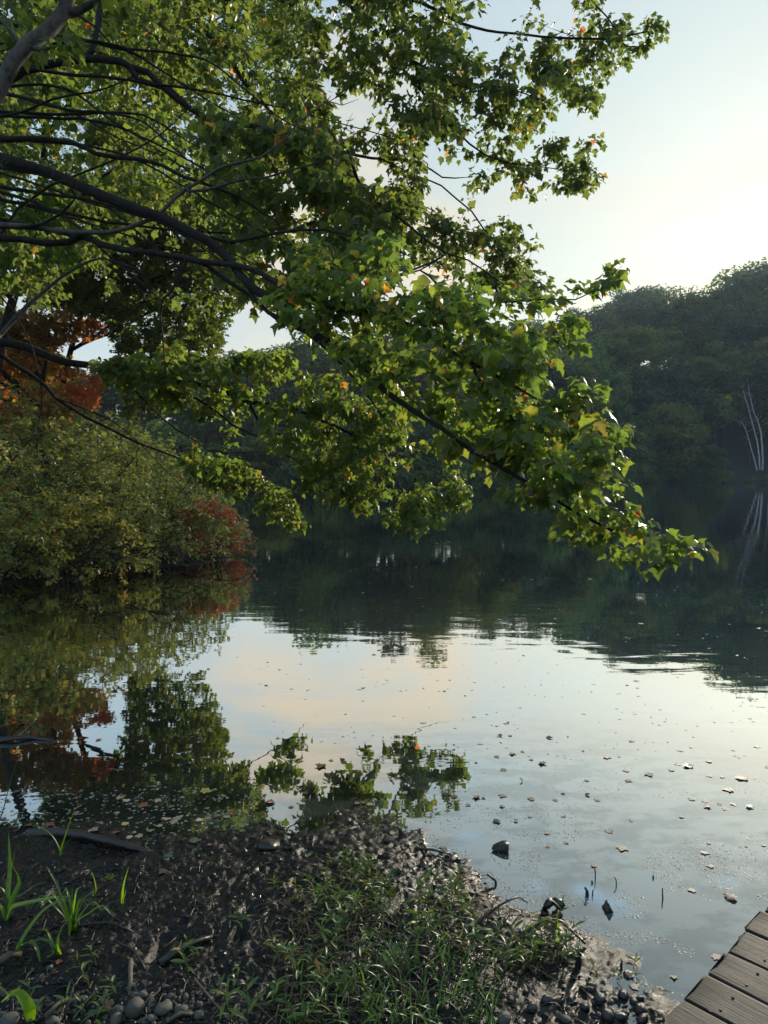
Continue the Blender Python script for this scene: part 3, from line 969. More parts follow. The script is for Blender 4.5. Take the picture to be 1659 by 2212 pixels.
# birches
def birch(paths, label, d, crown=True, r=.13, mat='birch'):
    x0 = P3(*paths[0], d); g = float(ground_h(np.array([x0[0]]), np.array([x0[1]]))[0])
    root = empty('birch_tree', (x0[0], x0[1], g), label=label, cat='tree', group='pale trunked trees on the far bank')
    o0 = np.array([x0[0], x0[1], g])
    pts = [np.array([x0[0], x0[1], g - .3])] + [P3(a_, b_, d + .12 * i) for i, (a_, b_) in enumerate(paths)]
    q = smooth_path(np.array(pts) - o0, .8); q[1:] += np.cumsum(RNG.normal(0, .035, q[1:].shape), 0)
    link('trunk', tubes_mesh('trunk', [(q, np.linspace(r * 1.25, r * .4, len(q)), 8)], [M[mat]]), root)
    tw_ = []
    for t_ in range(7):
        a0 = q[int(len(q) * (.45 + .07 * t_))]; e2 = a0 + RNG.normal(0, .8, 3) * [1, .6, .2] + [0, 0, 1.0]
        tw_.append((smooth_path(np.array([a0, (a0 + e2) / 2 + RNG.normal(0, .12, 3), e2]), .4), r * .22, 4))
    link('twigs', tubes_mesh('twigs', tw_, [M[mat]]), root, kind='stuff')
    if crown:
        e = q[-1]
        V, F, t, cs = crown_mesh(int(abs(x0[0]) * 100) % 997, -2.2, 2.6, 2.4, 16, 110, .2)
        link('crown', np_mesh('crown', V + e, F, [M['far']], {'tint': t}), root)
        link('branch', tubes_mesh('branch', [(np.array([q[-3], (q[-2] + c_ + e) / 2, c_ + e]), np.array([.03, .02, .008]), 4) for c_ in cs[:7]], [M[mat]]), root)
    return root


birch([(1647, 1021), (1646, 951), (1641, 914), (1631, 885), (1622, 845), (1615, 800)], 'white birch trunk on the far bank, rightmost of the clump of three', 135, r=.16)
birch([(1641, 1017), (1634, 963), (1624, 919), (1616, 890), (1606, 850), (1601, 815)], 'white birch trunk on the far bank, middle of the clump of three', 135.4, r=.13)
birch([(1636, 1018), (1622, 963), (1612, 926), (1605, 914), (1583, 906), (1566, 898)], 'white birch on the far bank bending left, leftmost of the clump of three', 134.6, r=.12)
birch([(1549, 1003), (1544, 939), (1539, 900), (1535, 841), (1527, 793)], 'slim pale trunk standing alone, left of the birch clump', 134, r=.11, mat='bark_grey')
birch([(1535, 930), (1532, 875), (1517, 840), (1503, 810), (1492, 790)], 'thin pale leaning trunk above the light green waterside tree', 138, r=.08, mat='bark_grey')
birch([(1417, 1012), (1412, 975), (1403, 939), (1399, 915)], 'grey leaning trunk left of the light green waterside tree', 131, r=.15, mat='bark_grey')
birch([(1352, 1034), (1345, 1000), (1335, 982), (1328, 960)], 'dark leaning trunk at the waterline by the tip of the maple', 128, crown=False, r=.14, mat='bark_grey')
birch([(1664, 930), (1658, 868), (1650, 810), (1645, 760)], 'tall pale trunk cut by the right edge, above the clump of three birches', 139, r=.12)
birch([(1620, 985), (1607, 950), (1597, 925)], 'dull leaning trunk behind the clump of three birches', 137, crown=False, r=.12, mat='bark_grey')
birch([(592, 1050), (592, 1000), (588, 960), (580, 935)], 'pale thin trunk at the middle of the far shore', 74, r=.07)
birch([(1030, 1050), (1031, 1000), (1028, 965), (1030, 940)], 'pale thin trunk seen below the maple on the far shore', 88, r=.09, mat='bark_grey')

# ------------------------------------------------------------------ shrubs on the left bank
OV = [leaf_template('oval', .18, .2, s_) for s_ in (1, 2)]
MLO = [leaf_template('maple_lo', .2, .3, s_) for s_ in (1, 2, 3)]
MMD = [leaf_template('maple', f_, d_, s_, .03) for s_, f_, d_ in ((1, .25, .4), (2, .45, .75), (3, -.25, .8), (4, .65, .3), (5, .1, 1.1), (6, .8, .7))]
MHI = [leaf_template('maple_hi', f_, d_, s_, .022) for s_, f_, d_ in ((1, .3, .35), (2, .45, .8), (3, -.22, .75), (4, .7, .3), (5, .25, 1.15), (6, -.4, .4))]


def shrub(name, label, mat, w, h, ntips, per, lsize, seed):
    global RNG
    keep = RNG; RNG = np.random.default_rng(seed)
    root = empty(name, (0, 0, 0), label=label, cat='shrub', group='shrubs on the left bank')
    sk = Skeleton(16000)
    k0 = 11
    for i in range(k0):
        a_ = i * 2.4 + RNG.uniform(-.3, .3); rr_ = w * RNG.uniform(.35, .85); hh = h * RNG.uniform(.35, .85) * (1.1 - rr_ / w * .5)
        b_ = np.array([math.cos(a_) * .12, math.sin(a_) * .12, -.12]); e_ = np.array([math.cos(a_) * rr_, math.sin(a_) * rr_, hh])
        sk.limb('stem', [b_, b_ * 2 + [0, 0, hh * .55], (b_ + e_) / 2 + [0, 0, hh * .28], e_], .022, .006, .15, attach=False)
    u = norm(RNG.normal(0, 1, (ntips * 3, 3))); u[:, 2] = np.abs(u[:, 2]) * 1.1 - .12
    q = u * (RNG.random((len(u), 1)) ** .3) * [w, w, h]
    q = q[q[:, 2] > .12]
    f_ = vnoise3(q * 1.7 + seed, seed)
    q = q[f_ > .33][:ntips]
    tw = sk.grow(q, wig=.015, droop=.1, maxlen=1.3)
    sk.radii(.0022, .4)
    build_paths(sk, 'stem', [p_ for p_ in sk.paths if p_[0] == 'stem'], M['twig'], root, 5)
    build_paths(sk, 'twigs', [p_ for p_ in sk.paths if p_[0] != 'stem'], M['twig'], root, 3, kind='stuff')
    A, B, C, S = leaves_on(sk, tw, [per] * len(tw), [lsize] * len(tw), petiole=.03, tilt=.6, droop=.25, frac=.9)
    tn = np.clip(vnoise3(A * 1.1 + 9, 3) * .75 + RNG.random(len(A)) * .25, 0, .999)
    scatter_leaves('foliage', A, B, C, S, OV, mat, root, tint=tn)
    RNG = keep
    return root


sg = shrub('green_shrub', '', M['shrub'], 1.75, 2.2, 560, 13, .062, 5)
sg2 = shrub('green_shrub', '', M['shrub'], 1.5, 1.7, 480, 13, .058, 8)
sy = shrub('yellow_shrub', '', M['shrub_y'], 1.35, 1.45, 430, 13, .058, 6)
sr = shrub('red_shrub', '', M['shrub_r'], 1.0, 1.25, 340, 13, .055, 9)
sh_used = set()


def put_shrub(pr, px, d, s_, label, rz, sz=None, zoff=0.0):
    q = P3(px, 1022, d); g = float(ground_h(np.array([q[0]]), np.array([q[1]]))[0]) + zoff
    if pr.name in sh_used:
        return copy_thing(pr, pr.name.split('.')[0], (q[0], q[1], g), rz, s_, label, sz=sz)
    sh_used.add(pr.name)
    pr.location = (q[0], q[1], g); pr.rotation_euler = (0, 0, rz); pr.scale = (s_, s_, sz or s_); pr['label'] = label
    return pr


put_shrub(sy, 140, 11.4, 1.1, 'yellow and orange tinted shrub hanging over the water at the left edge', .3)
put_shrub(sg2, -20, 11.3, 1.0, 'light green shrub at the left edge, low over the water', 1.3)
put_shrub(sy, 15, 12.4, 1.05, 'yellowish shrub at the left edge, just above the lowest green one', 2.6)
put_shrub(sg2, 245, 12.9, 1.15, 'green shrub right of the yellow and orange one on the bank', .8)
put_shrub(sg, 330, 14.0, 1.12, 'tall green shrub in the middle of the shrub bank', 2.1)
put_shrub(sg2, 385, 14.5, .80, 'olive shrub beside the red shrub, branches over the water', 3.0)
put_shrub(sr, 450, 14.3, .98, 'red leaved shrub at the right tip of the bank', .5)
put_shrub(sr, 432, 14.9, .95, 'smaller reddish shrub behind the red one at the bank tip', 2.4)
put_shrub(sg, 190, 14.6, 1.4, 'large green shrub high behind the yellow and orange one', 4.0)
put_shrub(sg, 60, 14.2, 1.6, 'large green shrub at the left edge, below the orange tree', 5.2)
put_shrub(sg, -60, 13.0, 1.5, 'green shrub cut by the left edge of the photo', 1.0)
put_shrub(sg2, 275, 16.0, 1.8, 'green shrub behind the bank, under the long low maple limb', 2.0)
put_shrub(sg, 120, 17.5, 1.7, 'green shrub farthest back on the bank, under the orange tree', 3.3)
put_shrub(sg2, 370, 16.2, 1.05, 'dull green shrub at the back of the bank near its tip', 5.0)

# dark dead branches lying along the foot of the bank
for j, (seed_, cx, cy_, n_) in enumerate([(3, 60, 1215, 11), (4, 210, 1205, 10), (5, 340, 1195, 9)]):
    rg = np.random.default_rng(seed_)
    root = empty('dead_branch_pile', tuple(onz(cx, cy_ + 20, .05)), label=['tangle of dark dead branches at the waterline, nearest the left edge', 'dark dead branches at the waterline under the yellow and orange shrub', 'arching dark bare branches at the waterline under the green shrubs'][j], cat='branches')
    o0 = np.array(root.location)
    items = []
    for i in range(n_):
        a_ = onz(cx + rg.uniform(-110, 110), cy_ + rg.uniform(-12, 14), rg.uniform(.05, .4))
        ln = rg.uniform(.7, 2.0); an = rg.uniform(-.5, .6)
        e_ = a_ + np.array([math.cos(an) * ln, -abs(math.sin(an)) * ln * .8, rg.uniform(-.35, .1)])
        e_[2] = max(e_[2], -.1)
        mid = (a_ + e_) / 2 + [0, 0, rg.uniform(.1, .4)]
        q = smooth_path(np.array([a_, mid, e_]) - o0, .12); q += np.cumsum(rg.normal(0, .008, q.shape), 0)
        r_ = rg.uniform(.006, .022)
        items.append((q, np.linspace(r_, r_ * .3, len(q)), 6))
        for kk in range(4):
            t_ = rg.integers(2, len(q) - 1); e2 = q[t_] + rg.normal(0, .28, 3) + [.12, -.08, .05]
            items.append((smooth_path(np.array([q[t_], (q[t_] + e2) / 2 + rg.normal(0, .05, 3), e2]), .1), r_ * .3, 4))
    link('branches', tubes_mesh('branches', items, [M['twig']]), root, kind='stuff')


# ------------------------------------------------------------------ back-left trees
def leafy_tree(name, label, base, top, poly, drange, ntips, per, lsize, mat, nlimb, seed, bark='bark', r=.16, holes=(), clump=.42, templates=None, step=.35, extra=None):
    global RNG
    keep = RNG; RNG = np.random.default_rng(seed)
    root = empty(name, tuple(base), label=label, cat='tree')
    o0 = np.array(base, float)
    tips = sample_poly(poly, ntips, lambda x, y: RNG.uniform(drange[0], drange[1], len(x)), holes, clump, .9, seed)
    if extra is not None: tips = np.vstack([tips, sample_poly(extra[0], extra[1], lambda x, y: RNG.uniform(drange[0], drange[1], len(x)), holes, .3, 1.3, seed + 1)])
    sk = Skeleton(60000)
    tr = [o0 + [0, 0, -.3], o0 * .7 + np.array(top) * .3 + RNG.normal(0, .12, 3), o0 * .35 + np.array(top) * .65 + RNG.normal(0, .15, 3), np.array(top)]
    sk.limb('trunk', tr, r, r * .25, .4, attach=False)
    order = RNG.permutation(len(tips))[:nlimb * 6]
    far = sorted(order, key=lambda i: -np.linalg.norm((tips[i] - (o0 + np.array(top)) / 2)[:2]))[:nlimb]
    for i in far:
        e_ = tips[i]; tn = sk.p[:len(sk.paths[0][1])]
        z0 = e_[2] - np.linalg.norm((e_ - tn.mean(0))[:2]) * RNG.uniform(.25, .6)
        j = int(np.abs(tn[:, 2] - max(z0, tn[0, 2] + 1.0)).argmin())
        s_ = tn[j]; mid = s_ * .45 + e_ * .55 + [0, 0, .25] + RNG.normal(0, .15, 3)
        q = smooth_path([s_, mid, e_], .3)
        sk.add('branch', q[1:] + RNG.normal(0, .02, q[1:].shape), np.linspace(r * .38, .008, len(q) - 1), j)
    tw = sk.grow(tips, step=step, wig=.02, droop=.1, maxlen=2.6)
    sk.radii(.0026, .42)
    sk.p[:sk.n] -= o0
    build_paths(sk, 'trunk', [p_ for p_ in sk.paths if p_[0] == 'trunk'], M[bark], root, 10)
    for nm, ids in [p_ for p_ in sk.paths if p_[0] == 'branch']:
        build_paths(sk, 'branch', [(nm, ids)], M[bark], root, 6)
    build_paths(sk, 'twigs', [p_ for p_ in sk.paths if p_[0] == 'twig'], M['twig'], root, 3, kind='stuff')
    A, B, C, S = leaves_on(sk, tw, [per] * len(tw), [lsize] * len(tw), petiole=.07, tilt=.55, droop=.4, frac=.9)
    tn_ = np.clip(vnoise3(A * .55 + 4, 6) * .8 + RNG.random(len(A)) * .25 - .05, 0, .999)
    scatter_leaves('crown', A, B, C, S, templates or MLO, mat, root, tint=tn_)
    RNG = keep
    return root


def gb(px, d):
    q = P3(px, 1022, d)
    return np.array([q[0], q[1], float(ground_h(np.array([q[0]]), np.array([q[1]]))[0])])


b1 = gb(-60, 13.0)
leafy_tree('maple_tree', 'yellow green tree behind the big overhanging maple, filling the upper left', b1, b1 + [1.6, .2, 11.0],
           [(-260, -420), (330, -420), (400, 100), (360, 430), (230, 560), (60, 620), (-100, 640), (-260, 600)], (11.0, 14.5), 2600, 22, .085, M['gold'], 16, 21, r=.12)
b2 = gb(75, 16.5)
leafy_tree('maple_tree', 'green tree behind the maple with a slender trunk beside the orange tree', b2, b2 + [2.4, .3, 11.5],
           [(100, -300), (660, -300), (680, 60), (650, 280), (600, 420), (555, 520), (548, 620), (480, 690), (410, 745), (260, 770), (225, 680), (60, 650), (100, 400)], (14.5, 18.5), 2300, 20, .09, M['back'], 18, 22, bark='bark', r=.09,
           holes=[[(505, 690), (620, 640), (640, 760), (490, 770)]], clump=.34,
           extra=([(60, 400), (560, 380), (560, 600), (500, 680), (465, 790), (430, 880), (270, 900), (240, 690), (60, 660)], 2300))
b3 = gb(65, 15.4)
leafy_tree('red_maple', 'small tree with orange and red leaves at the left, above the shrubs', b3, b3 + [.5, 0, 4.6],
           [(-150, 690), (60, 670), (150, 665), (225, 700), (235, 790), (200, 880), (90, 930), (-150, 900)], (14.0, 16.2), 900, 20, .085, M['orange'], 9, 23, r=.12, clump=.36)

# ------------------------------------------------------------------ the overhanging maple
mb = np.array([-4.75, 5.75, float(ground_h(np.array([-4.75]), np.array([5.75]))[0])])
maple = empty('maple_tree', tuple(mb), label='big green maple whose limbs reach in from the left over the pond', cat='tree')
sk = Skeleton(60000)
sk.limb('trunk', [mb + [0, 0, -.3], mb + [.05, -.05, 2.2], mb + [-.05, .1, 4.5], mb + [.25, .2, 7.5], mb + [.6, .1, 10.5]], .24, .07, .2, attach=False)


def LM(name, pts, r0, r1, attach=True):
    """limb through frame points with distances; a missing distance is interpolated"""
    d = [p_[2] if len(p_) > 2 else None for p_ in pts]
    ks = [i for i, v in enumerate(d) if v is not None]
    dd = np.interp(range(len(d)), ks, [d[i] for i in ks])
    return sk.limb(name, [P3(p_[0], p_[1], v) for p_, v in zip(pts, dd)], r0, r1, .12, attach)


LM('branch', [(-260, 240, 5.7), (-100, 300, 5.6), (0, 340, 5.5), (60, 355), (115, 375), (165, 395), (215, 415), (260, 435), (300, 450), (350, 465), (400, 490), (450, 517), (500, 560, 4.9), (520, 590), (550, 618), (610, 658), (675, 713, 4.4), (740, 748), (790, 800), (850, 850, 3.9), (915, 893), (950, 913), (1015, 963), (1080, 1003), (1150, 1043, 3.5), (1240, 1100), (1320, 1140), (1400, 1170, 3.4), (1478, 1186)], .062, .004)
LM('branch', [(-200, 500, 5.9), (0, 512, 5.6), (50, 515), (100, 525), (150, 520), (180, 505), (220, 525), (270, 535), (325, 540), (380, 548, 5.0), (430, 558), (480, 563), (530, 570), (560, 583), (590, 603), (620, 628), (670, 648), (710, 660), (760, 670), (830, 678, 4.1), (890, 703), (950, 743), (990, 768), (1020, 788), (1050, 803), (1090, 823), (1160, 863, 3.5)], .036, .008)
LM('branch', [(1022, 790, 3.75), (1030, 823), (1055, 848), (1080, 873), (1105, 903), (1120, 933), (1135, 968), (1155, 993), (1180, 1018, 3.45), (1230, 1022), (1272, 1008)], .009, .003)
LM('branch', [(500, 563, 4.88), (520, 593), (545, 640), (580, 672), (640, 700), (690, 740), (740, 790, 4.3), (800, 860), (850, 930)], .018, .004)
LM('branch', [(435, 563, 5.0), (465, 583), (500, 608), (530, 628), (555, 648), (580, 673), (610, 698), (645, 713), (680, 728), (720, 765), (770, 800, 4.4)], .018, .005)
LM('branch', [(-160, 480, 5.6), (0, 485, 5.3), (40, 487), (90, 480), (130, 460), (155, 440), (165, 425), (148, 392), (140, 360, 5.0)], .022, .006)
LM('dead_branch', [(-160, 490, 5.6), (0, 492, 5.3), (75, 495), (150, 505), (225, 505), (270, 495), (310, 480), (340, 465), (370, 435), (400, 410), (425, 395), (450, 378), (470, 365), (500, 355), (530, 350), (560, 340), (590, 320), (620, 295), (640, 265), (670, 245), (705, 220), (715, 206, 4.9)], .028, .003)
LM('dead_branch', [(705, 220, 4.92), (725, 226), (740, 227), (775, 214, 4.9)], .004, .002)
LM('dead_branch', [(410, 413, 5.1), (450, 410), (480, 400), (520, 390), (575, 387), (630, 372), (690, 355), (730, 342), (765, 327), (795, 310), (820, 285), (830, 250, 5.2)], .012, .002)
LM('dead_branch', [(720, 345, 5.2), (735, 300), (755, 262), (762, 244, 5.2)], .004, .0015)
LM('branch', [(-200, 700, 6.5), (0, 740, 6.6), (30, 743), (60, 750), (85, 760), (115, 773), (150, 783), (190, 787), (220, 790), (250, 793), (270, 805), (300, 815), (330, 813), (360, 823), (420, 830), (450, 838), (490, 850), (520, 863), (540, 875), (575, 878), (620, 880), (690, 910), (760, 940), (830, 1000, 7.2), (870, 1060), (900, 1130, 7.6)], .05, .004)
LM('branch', [(540, 875, 6.95), (555, 898), (580, 923), (610, 938), (650, 963), (690, 1003), (725, 1023), (760, 1045), (820, 1085), (862, 1130, 7.6), (915, 1165), (950, 1180), (972, 1190)], .014, .002)
LM('branch', [(360, 823, 6.8), (380, 838), (410, 853), (440, 873), (470, 893), (500, 918), (550, 938), (590, 953), (620, 983), (660, 1003), (700, 1023), (750, 1038, 7.3)], .016, .004)
LM('branch', [(215, 793, 6.7), (250, 813), (280, 828), (300, 853), (325, 878), (350, 903), (380, 928), (415, 948), (450, 973), (500, 978), (550, 978, 7.2)], .013, .004)
LM('branch', [(-160, 700, 6.7), (0, 768, 6.9), (30, 788), (65, 808), (100, 833), (120, 858), (150, 878), (190, 903), (230, 923), (260, 938), (300, 958), (350, 978), (390, 993), (430, 1013), (470, 1033), (515, 1058), (550, 1078), (590, 1098), (625, 1118), (660, 1145, 8.0)], .026, .003)
LM('branch', [(120, 858, 7.1), (180, 880), (230, 900), (280, 935), (330, 985), (380, 1035), (420, 1090, 7.4)], .008, .002)
LM('branch', [(-120, 200, 6.9), (10, 180, 6.9), (50, 155), (100, 140), (150, 130), (210, 127), (260, 132), (280, 145), (320, 155), (350, 185), (380, 210), (415, 235), (470, 260), (540, 272), (600, 285), (650, 300), (700, 310), (750, 330), (829, 345, 7.0), (905, 355), (955, 383), (1010, 383, 6.9)], .048, .005)
LM('branch', [(280, 145, 6.9), (300, 172), (340, 182), (370, 190), (415, 235, 7.0), (440, 250), (520, 290), (560, 330)], .03, .01)
LM('branch', [(240, -160, 8.0), (380, 0, 8.0), (405, 30), (430, 55), (460, 80), (490, 115), (510, 140), (525, 170), (550, 195), (575, 225), (600, 262), (640, 300, 7.7), (700, 360), (770, 430), (840, 500, 7.2)], .034, .006)
LM('branch', [(420, -200, 7.6), (640, -60, 7.4), (760, 20), (829, 65, 7.0), (859, 105), (894, 135), (929, 155), (975, 185), (1020, 192), (1055, 190), (1120, 200, 6.8), (1200, 230)], .032, .004)
LM('branch', [(899, 140, 7.0), (905, 190), (929, 220), (959, 250), (989, 285), (1015, 310), (1050, 335), (1090, 350), (1160, 360, 6.8), (1230, 370)], .016, .003)
LM('branch', [(560, -220, 7.6), (760, -60, 7.3), (905, 0, 7.0), (945, 20), (995, 45), (1050, 60), (1110, 70), (1200, 80, 6.8), (1300, 85), (1400, 68, 6.7)], .034, .003)
LM('branch', [(829, 345, 7.0), (880, 370), (955, 400), (990, 430), (1020, 455), (1045, 490), (1080, 533, 6.8), (1120, 570)], .01, .003)
LM('branch', [(780, 400, 6.0), (829, 450, 5.8), (870, 480), (920, 520), (960, 545, 5.5), (1010, 560), (1080, 610), (1150, 655, 5.2)], .014, .003)
LM('branch', [(840, 600, 5.0), (870, 593), (905, 583), (940, 563), (970, 540), (1000, 500, 5.2)], .008, .003)
LM('branch', [(1000, 660, 4.8), (1060, 652), (1110, 648), (1180, 643), (1240, 645), (1270, 633), (1305, 606), (1343, 575, 4.6)], .009, .0015)
LM('branch', [(1000, 668, 4.8), (1080, 680), (1130, 703), (1170, 723), (1210, 745), (1245, 748, 4.6)], .007, .0015)
LM('branch', [(-60, 560, 6.0), (0, 643, 6.0), (30, 678), (50, 718), (70, 753), (80, 793), (88, 833), (90, 878), (83, 923), (83, 968), (80, 998), (65, 1028), (50, 1063, 6.0)], .010, .002)
LM('branch', [(402, 558, 4.95), (390, 593), (370, 628), (350, 648), (345, 683), (350, 720), (355, 755), (356, 803, 4.9)], .013, .004)
LM('branch', [(-140, 260, 6.3), (0, 250, 6.3), (60, 235), (110, 215), (160, 205, 6.2), (230, 190), (300, 160)], .018, .005)
LM('branch', [(-140, 60, 7.0), (0, 110, 7.0), (80, 60), (170, 35, 6.9), (210, 60), (240, 95), (255, 105), (330, 130)], .022, .006)
LM('branch', [(-160, 300, 5.8), (0, 305, 5.7), (70, 305), (160, 315), (210, 335), (290, 345), (350, 360), (400, 385), (440, 398, 5.2), (520, 430), (600, 480)], .032, .008)
LM('branch', [(40, 450, 5.7), (110, 400), (170, 378), (230, 352), (300, 322), (350, 290), (400, 240), (440, 190, 5.5)], .012, .003)
LM('branch', [(455, 510, 5.0), (500, 520), (600, 500), (700, 495), (800, 520, 4.6), (900, 560)], .014, .004)

for k in range(16):
    y0 = RNG.uniform(40, 600); x1 = RNG.uniform(380, 900); y1 = y0 + RNG.uniform(80, 330); d0 = RNG.uniform(5.6, 7.2); d1 = d0 - RNG.uniform(0, 1.2)
    if y0 > 480: x1 = min(x1, 620)
    LM('branch', [(-120, y0 - 20, d0 + .1), (0, y0, d0), (x1 * .33, y0 + (y1 - y0) * .16 + RNG.normal(0, 26)), (x1 * .62, y0 + (y1 - y0) * .45 + RNG.normal(0, 26)), (x1 * .85, y0 + (y1 - y0) * .78), (x1, y1, d1)], RNG.uniform(.012, .024), .003)

A_POLY = [(580, 580), (700, 520), (840, 500), (960, 570), (1060, 620), (1130, 680), (1180, 760), (1240, 800), (1270, 850), (1310, 920), (1320, 980), (1310, 1040), (1370, 1085), (1450, 1140), (1490, 1182), (1390, 1205), (1300, 1175), (1210, 1125), (1110, 1085), (1040, 1010), (960, 980), (880, 900), (790, 820), (700, 740), (620, 680)]
dA = lambda x, y: 3.35 + np.clip(1400 - x, 0, 900) / 900 * 1.35 + RNG.normal(0, .24, len(x))
tA = sample_poly(A_POLY, 230, dA, mind=.085)
tA2 = sample_poly([(1050, 630), (1240, 620), (1345, 570), (1335, 590), (1260, 680), (1280, 700), (1220, 760), (1150, 730)], 14, lambda x, y: RNG.uniform(4.3, 4.8, len(x)), mind=.12)
tA3 = np.array([P3(a_, b_, c_) for a_, b_, c_ in [(1340, 576, 4.6), (1318, 600, 4.6), (1290, 622, 4.6), (1485, 1184, 3.4), (1455, 1165, 3.4), (1430, 1195, 3.42), (1325, 960, 3.5), (1335, 925, 3.6), (1285, 845, 3.7), (1380, 1205, 3.45)]])
B_POLY = [(200, 790), (330, 755), (450, 745), (600, 765), (750, 820), (870, 900), (960, 960), (1010, 1010), (1012, 1085), (960, 1110), (920, 1150), (860, 1150), (780, 1100), (700, 1070), (650, 1050), (660, 1010), (600, 960), (500, 940), (430, 900), (300, 850)]
B2 = [(395, 960), (450, 985), (530, 1010), (590, 1045), (640, 1100), (664, 1148), (600, 1128), (540, 1075), (470, 1050), (410, 1020)]
dB = lambda x, y: 6.5 + np.clip(x - 200, 0, 800) / 800 * 1.0 + RNG.normal(0, .3, len(x))
tB = sample_poly(B_POLY, 330, dB, clump=.40, scale=2.2, seed=5)
tB2 = sample_poly(B2, 70, lambda x, y: 7.4 + RNG.normal(0, .25, len(x)), seed=6)
C_POLY = [(560, -420), (1300, -420), (1325, 0), (1330, 45), (1420, 55), (1432, 72), (1390, 105), (1345, 155), (1285, 225), (1230, 215), (1185, 262), (1220, 298), (1285, 290), (1288, 385), (1240, 420), (1150, 425), (1075, 385), (1000, 430), (940, 470), (1010, 495), (1100, 470), (1135, 520), (1100, 560), (1170, 600), (1215, 640), (1100, 640), (900, 560), (700, 480), (600, 300)]
C_H = [[(700, 165), (770, 190), (860, 225), (885, 290), (800, 275), (735, 290), (705, 245)], [(890, 360), (990, 335), (1010, 430), (920, 450)], [(760, 330), (850, 345), (830, 410), (770, 400)]]
tC = sample_poly(C_POLY, 1150, lambda x, y: 6.9 + RNG.normal(0, .55, len(x)), C_H, .33, 1.8, 9)
tC2 = np.array([P3(a_, b_, 6.8) for a_, b_ in [(1435, 68), (1415, 52), (1395, 98), (1350, 45), (1285, 230), (1290, 300), (1292, 382), (1260, 415), (1150, 430), (1148, 530), (1180, 610), (1140, 560)]])
D_POLY = [(-240, -420), (640, -420), (700, 150), (710, 330), (850, 460), (700, 500), (560, 560), (460, 680), (330, 750), (240, 660), (-200, 640)]
tD = sample_poly(D_POLY, 1000, lambda x, y: RNG.uniform(7.2, 10.4, len(x)), [[(500, 690), (620, 640), (640, 760), (500, 770)]], .45, 1.1, 12)
bare = sample_poly([(-100, 300), (200, 290), (420, 300), (640, 260), (700, 330), (560, 420), (300, 450), (0, 420)], 120, lambda x, y: RNG.uniform(4.9, 6.0, len(x)), seed=14)

tE = sample_poly([(430, 240), (740, 300), (870, 420), (860, 560), (700, 640), (610, 690), (480, 650)], 260, lambda x, y: RNG.uniform(5.2, 8.0, len(x)), [[(505, 690), (600, 650), (640, 760)], [(760, 330), (850, 345), (830, 410), (770, 400)]], .3, 1.6, 15)
twA = sk.grow(np.vstack([tA, tA2, tA3]), wig=.008, maxlen=1.5)
twB = sk.grow(np.vstack([tB, tB2]), wig=.010, maxlen=1.6)
twC = sk.grow(np.vstack([tC, tC2]), wig=.012, maxlen=2.0)
twD = sk.grow(np.vstack([tD, tE]), wig=.015, maxlen=2.6)
sk.grow(bare, name='bare_twig', wig=.014, droop=-.1, tipr=.0013, maxlen=1.2)
sk.radii(.0016, .42)
ISL = [leaves_on(sk, twA, [16] * len(twA), [.066] * len(twA), petiole=.05, tilt=.42, droop=.45, frac=.85),
       leaves_on(sk, twB, [20] * len(twB), [.067] * len(twB), petiole=.05, tilt=.42, droop=.5, frac=.85),
       leaves_on(sk, twC, [18] * len(twC), [.062] * len(twC), petiole=.05, tilt=.45, droop=.5, frac=.85),
       leaves_on(sk, twD, [17] * len(twD), [.078] * len(twD), petiole=.06, tilt=.5, droop=.4, frac=.9)]
sk.p[:sk.n] -= mb
build_paths(sk, 'trunk', [p_ for p_ in sk.paths if p_[0] == 'trunk'], M['bark'], maple, 12)
for nm, ids in [p_ for p_ in sk.paths if p_[0] == 'branch']:
    build_paths(sk, 'branch', [(nm, ids)], M['bark'], maple, 7)
for nm, ids in [p_ for p_ in sk.paths if p_[0] == 'dead_branch']:
    build_paths(sk, 'dead_branch', [(nm, ids)], M['bark_grey'], maple, 6, label='bare grey branch without leaves')
build_paths(sk, 'twigs', [p_ for p_ in sk.paths if p_[0] == 'twig'], M['twig'], maple, 4, kind='stuff')
build_paths(sk, 'bare_twigs', [p_ for p_ in sk.paths if p_[0] == 'bare_twig'], M['twig_dead'], maple, 3, kind='stuff')

grp = np.concatenate([np.full(len(z[0]), i) for i, z in enumerate(ISL)])
LP, LA, LN, LS = [np.concatenate([z[k] for z in ISL]) for k in range(4)]
keep_ = ~((LP[:, 2] < .12))
LP, LA, LN, LS, grp = LP[keep_], LA[keep_], LN[keep_], LS[keep_], grp[keep_]
rel = LP - [0, 0, CAM_H]
fw = rel[:, 1] * math.cos(PITCH) - rel[:, 2] * math.sin(PITCH)
up = rel[:, 2] * math.cos(PITCH) + rel[:, 1] * math.sin(PITCH)
u_, v_ = 829.5 + rel[:, 0] / fw * FPX, 1106 - up / fw * FPX
inv = (fw > .5) & (u_ > 5) & (u_ < 1650) & (v_ > 5) & (v_ < 2200)
score = np.where(inv, LS / np.maximum(fw, .1) * (.5 + np.abs((LN * norm(rel)).sum(1))), 0)
top300 = np.argsort(-score)[:300]
tint_all = RNG.random(len(LP)) * .97
rare = RNG.random(len(LP)) < .003
tint_all = np.where(rare, RNG.uniform(.975, .999, len(LP)), tint_all)
hi_meshes = []
for tv, tf in MHI:
    tv2 = np.vstack([tv, [[.012, -.01, 0], [-.012, -.01, 0], [0, -.55, .12]]]); n0 = len(tv)
    tf2 = np.vstack([tf, [[n0, n0 + 1, n0 + 2]]])
    hi_meshes.append(np_mesh('leaf', tv2, tf2, [M['maple']], {'tint': np.zeros(len(tv2))}))
